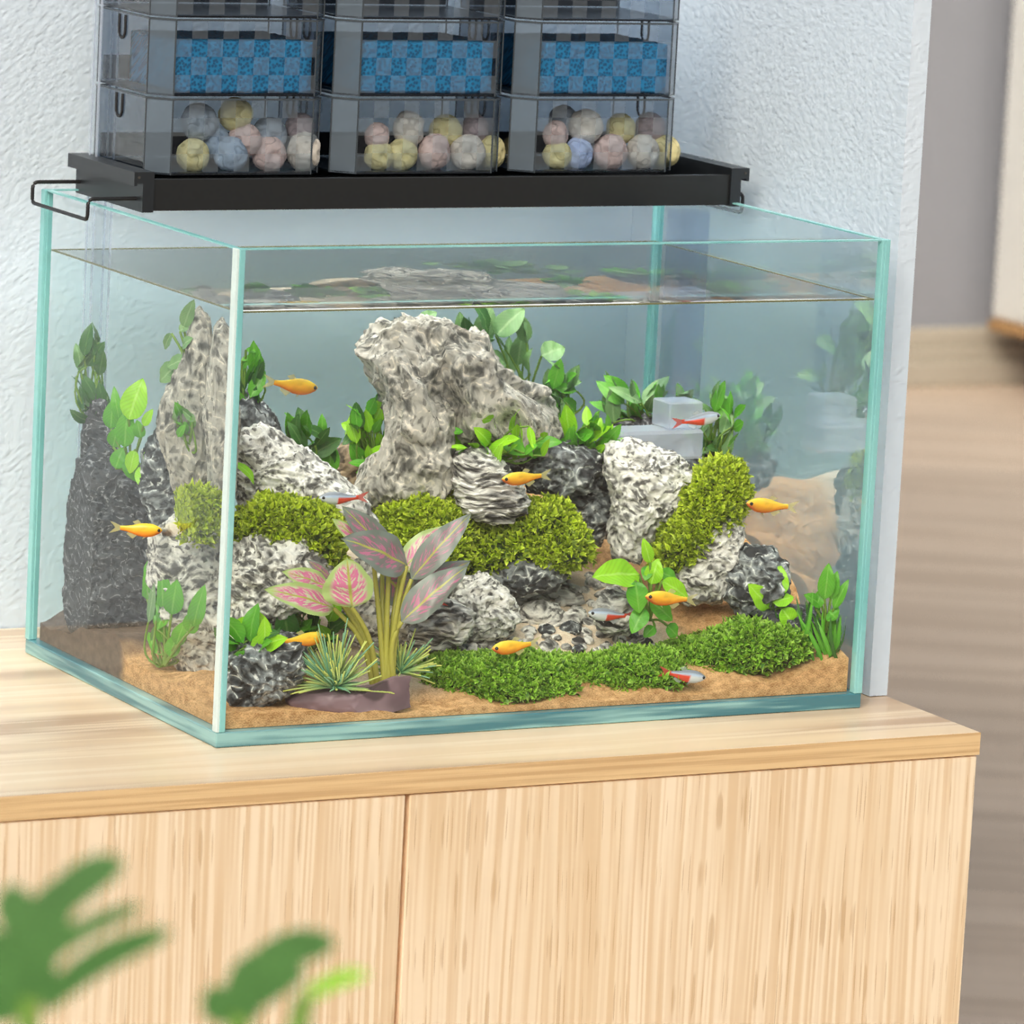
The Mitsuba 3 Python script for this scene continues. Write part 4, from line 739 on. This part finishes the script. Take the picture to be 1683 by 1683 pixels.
def ball(x, z, r, col, label, y=None, turn=0, seed=0):
    key = thing('ceramic_ball', label, 'ceramic ball', 'ceramic balls in the filter boxes')
    s, f = ico(4); v = s.copy()
    v = np.sign(v) * np.abs(v) ** np.array([1, .92, 1]); v /= np.max(np.linalg.norm(v, axis=1))
    d = np.exp(-(v[:, 0] ** 2 + v[:, 2] ** 2) / .07) * (v[:, 1] < 0); v[:, 1] *= .88; v[:, 1] += d * .22
    h = meshkit.fbm(v * 2.2 + seed * 5, 3, seed); v *= (1 + .16 * (h - .5))[:, None]
    a = math.radians(turn); R = np.array([[math.cos(a), -math.sin(a), 0], [math.sin(a), math.cos(a), 0], [0, 0, 1]])
    v = v @ R.T * r + np.array([x, BY0 + .013 if y is None else y, z])
    add(key, (v, f), f'm_ball_{col}', smooth=True)
YB = 0.2075
def balls(specs, box_name):
    for q, (P3, rp, col, desc, dy) in enumerate(specs):
        ball(P3[0], max(P3[2], TIER[0] + .0012 + rp * .95), rp * 1.05, col, f'{desc} in the {box_name} bottom filter box', y=P3[1], turn=(q * 67 + len(box_name) * 23) % 140 - 70, seed=q + 11 * len(box_name))
balls([((.0717,.2120,.3487), .0115, 'grey', 'blue-grey ceramic ball, topmost at the left', 0), ((.0975,.2140,.3530), .0105, 'yellow', 'yellow ceramic ball in the top row', 0), ((.0846,.2160,.3353), .0100, 'blue', 'blue-grey ceramic ball under the topmost grey one', 0),
  ((.1022,.2090,.3375), .0102, 'pink', 'pink ceramic ball in the middle of the heap', 0), ((.1222,.2160,.3397), .0112, 'grey', 'dark grey ceramic ball right of the middle pink one', 0), ((.1436,.2160,.3443), .0092, 'mauve', 'beige ceramic ball, topmost at the right', 0),
  ((.0662,.2070,.3276), .0102, 'yellow', 'yellow ceramic ball, lowest at the left', 0), ((.0919,.2070,.3226), .0106, 'blue', 'blue-grey ceramic ball in the lowest row', 0), ((.1183,.2070,.3236), .0106, 'pink', 'pink ceramic ball in the lowest row', 0), ((.1430,.2070,.3284), .0122, 'beige', 'big beige ceramic ball, lowest at the right', 0)], 'left')
balls([((.1953,.2100,.3394), .0088, 'pink', 'pink ceramic ball in the upper row at the left', 0), ((.1955,.2070,.3232), .0092, 'yellow', 'yellow ceramic ball, lowest at the left', 0), ((.2186,.2120,.3438), .0112, 'beige', 'beige ceramic ball in the upper row', 0), ((.2117,.2070,.3270), .0098, 'yellow', 'tall yellow ceramic ball left of the big pink one', 0),
  ((.2348,.2070,.3269), .0115, 'pink', 'big pink ceramic ball with a dimple', 0), ((.2474,.2170,.3420), .0102, 'yellow', 'yellow ceramic ball in the upper row behind', 0), ((.2696,.2190,.3421), .0098, 'mauve', 'dusky mauve ceramic ball at the upper right', 0), ((.2588,.2070,.3271), .0112, 'beige', 'big beige ceramic ball with a dimple', 0), ((.2787,.2130,.3275), .0105, 'yellow', 'yellow ceramic ball at the right end', 0)], 'middle')
balls([((.3239,.2100,.3399), .0090, 'pink', 'pink ceramic ball in the upper row at the left', 0), ((.3241,.2070,.3245), .0092, 'yellow', 'yellow ceramic ball, lowest at the left', 0), ((.3365,.2240,.3477), .0100, 'grey', 'shadowy grey ceramic ball behind the upper pink one', 0), ((.3461,.2110,.3452), .0110, 'beige', 'beige ceramic ball in the upper row', 0),
  ((.3395,.2070,.3280), .0100, 'sky', 'lavender-blue ceramic ball', 0), ((.3629,.2070,.3283), .0112, 'pink', 'big pink ceramic ball with a dimple', 0), ((.3758,.2170,.3429), .0100, 'yellow', 'yellow ceramic ball in the upper row behind', 0), ((.3987,.2190,.3434), .0098, 'mauve', 'dusky mauve ceramic ball at the upper right', 0), ((.3874,.2070,.3282), .0110, 'beige', 'big beige ceramic ball with a dimple', 0), ((.4068,.2130,.3286), .0105, 'yellow', 'yellow ceramic ball at the right end', 0)], 'right')

# ================================================================ the house plant in front
k = thing('house_plant', 'blurred green house plant with long-lobed leaves in front of the cabinet', 'house plant')
def lobed(key, hub, lobes, bsdf):
    """One leaf cut into long blunt lobes, each given as start, tip and width."""
    hub = np.array(hub); shapes = []
    to2 = lambda q: np.array([(np.array(q) - hub) @ RIGHT, (np.array(q) - hub) @ UP])
    for st, tp, w in lobes:
        a, b = to2(st), to2(tp); L = np.linalg.norm(b - a); d = (b - a) / L; nn = np.array([-d[1], d[0]])
        t = np.linspace(0, 1, 18); prof = w / 2 * (0.72 + 0.28 * np.sin(np.pi * t)) * np.sqrt(np.clip(1 - t ** 9, 0.01, 1))
        c = a + d * (t * L)[:, None] + nn * (0.07 * L * np.sin(np.pi * t))[:, None]
        shapes.append(Polygon(np.vstack([c + nn * prof[:, None], (c - nn * prof[:, None])[::-1]])).buffer(0))
    m = trimesh.creation.extrude_polygon(unary_union(shapes).buffer(0.0008).buffer(-0.0008), 0.0006, engine='earcut')
    for _ in range(2): m = m.subdivide()
    v = np.array(m.vertices); r = np.hypot(v[:, 0], v[:, 1])
    w3 = hub + v[:, :1] * RIGHT + v[:, 1:2] * UP + (v[:, 2:] - (0.9 * r ** 2)[:, None]) * (-FW)
    add(f'{key}__leaf', (w3, m.faces), bsdf, smooth=30)
POT = np.array([-0.84, -1.58])
lobed(k, (-.7922,-1.5500,.3171), [((-.7922,-1.5500,.3171), (-.7827,-1.5500,.3491), .0125), ((-.7892,-1.5500,.3381), (-.7673,-1.5500,.3529), .0100), ((-.7933,-1.5500,.3237), (-.7605,-1.5500,.3403), .0054), ((-.7886,-1.5500,.3151), (-.7517,-1.5500,.3333), .0078),
  ((-.7894,-1.5500,.3332), (-.8019,-1.5500,.3468), .0110), ((-.7941,-1.5500,.3221), (-.8134,-1.5500,.3383), .012), ((-.7922,-1.5500,.3171), (-.8161,-1.5500,.3190), .012)], 'm_leaf_house')
lobed(k, (-.7311,-1.5500,.3071), [((-.7311,-1.5500,.3071), (-.7238,-1.5500,.3241), .0120), ((-.7281,-1.5500,.3202), (-.7037,-1.5500,.3264), .0096), ((-.7250,-1.5500,.3116), (-.7127,-1.5500,.3190), .007), ((-.7312,-1.5500,.3087), (-.7430,-1.5500,.3131), .010)], 'm_leaf_house')
lobed(k, (-.7123,-1.5500,.3106), [((-.7123,-1.5500,.3106), (-.6933,-1.5500,.3166), .0046)], 'm_leaf_lime')
for hub in ((-.7922,-1.5500,.3171), (-.7311,-1.5500,.3071), (-.7123,-1.5500,.3106)):
    p = arc((POT[0], POT[1], -.30), np.array(hub), (0, -.01, .03), 12)
    add(f'{k}__stem', tube(p, np.linspace(.005, .003, 12), 8), 'm_stem', smooth=True)
prof = np.array([[0, -.4995], [.075, -.4995], [.082, -.49], [.105, -.29], [.107, -.282], [.099, -.282], [.095, -.30], [0, -.305]])
m = trimesh.creation.revolve(prof, sections=40); m.apply_translation([POT[0], POT[1], 0]); add(f'{k}__pot', m, 'm_pot', smooth=40)
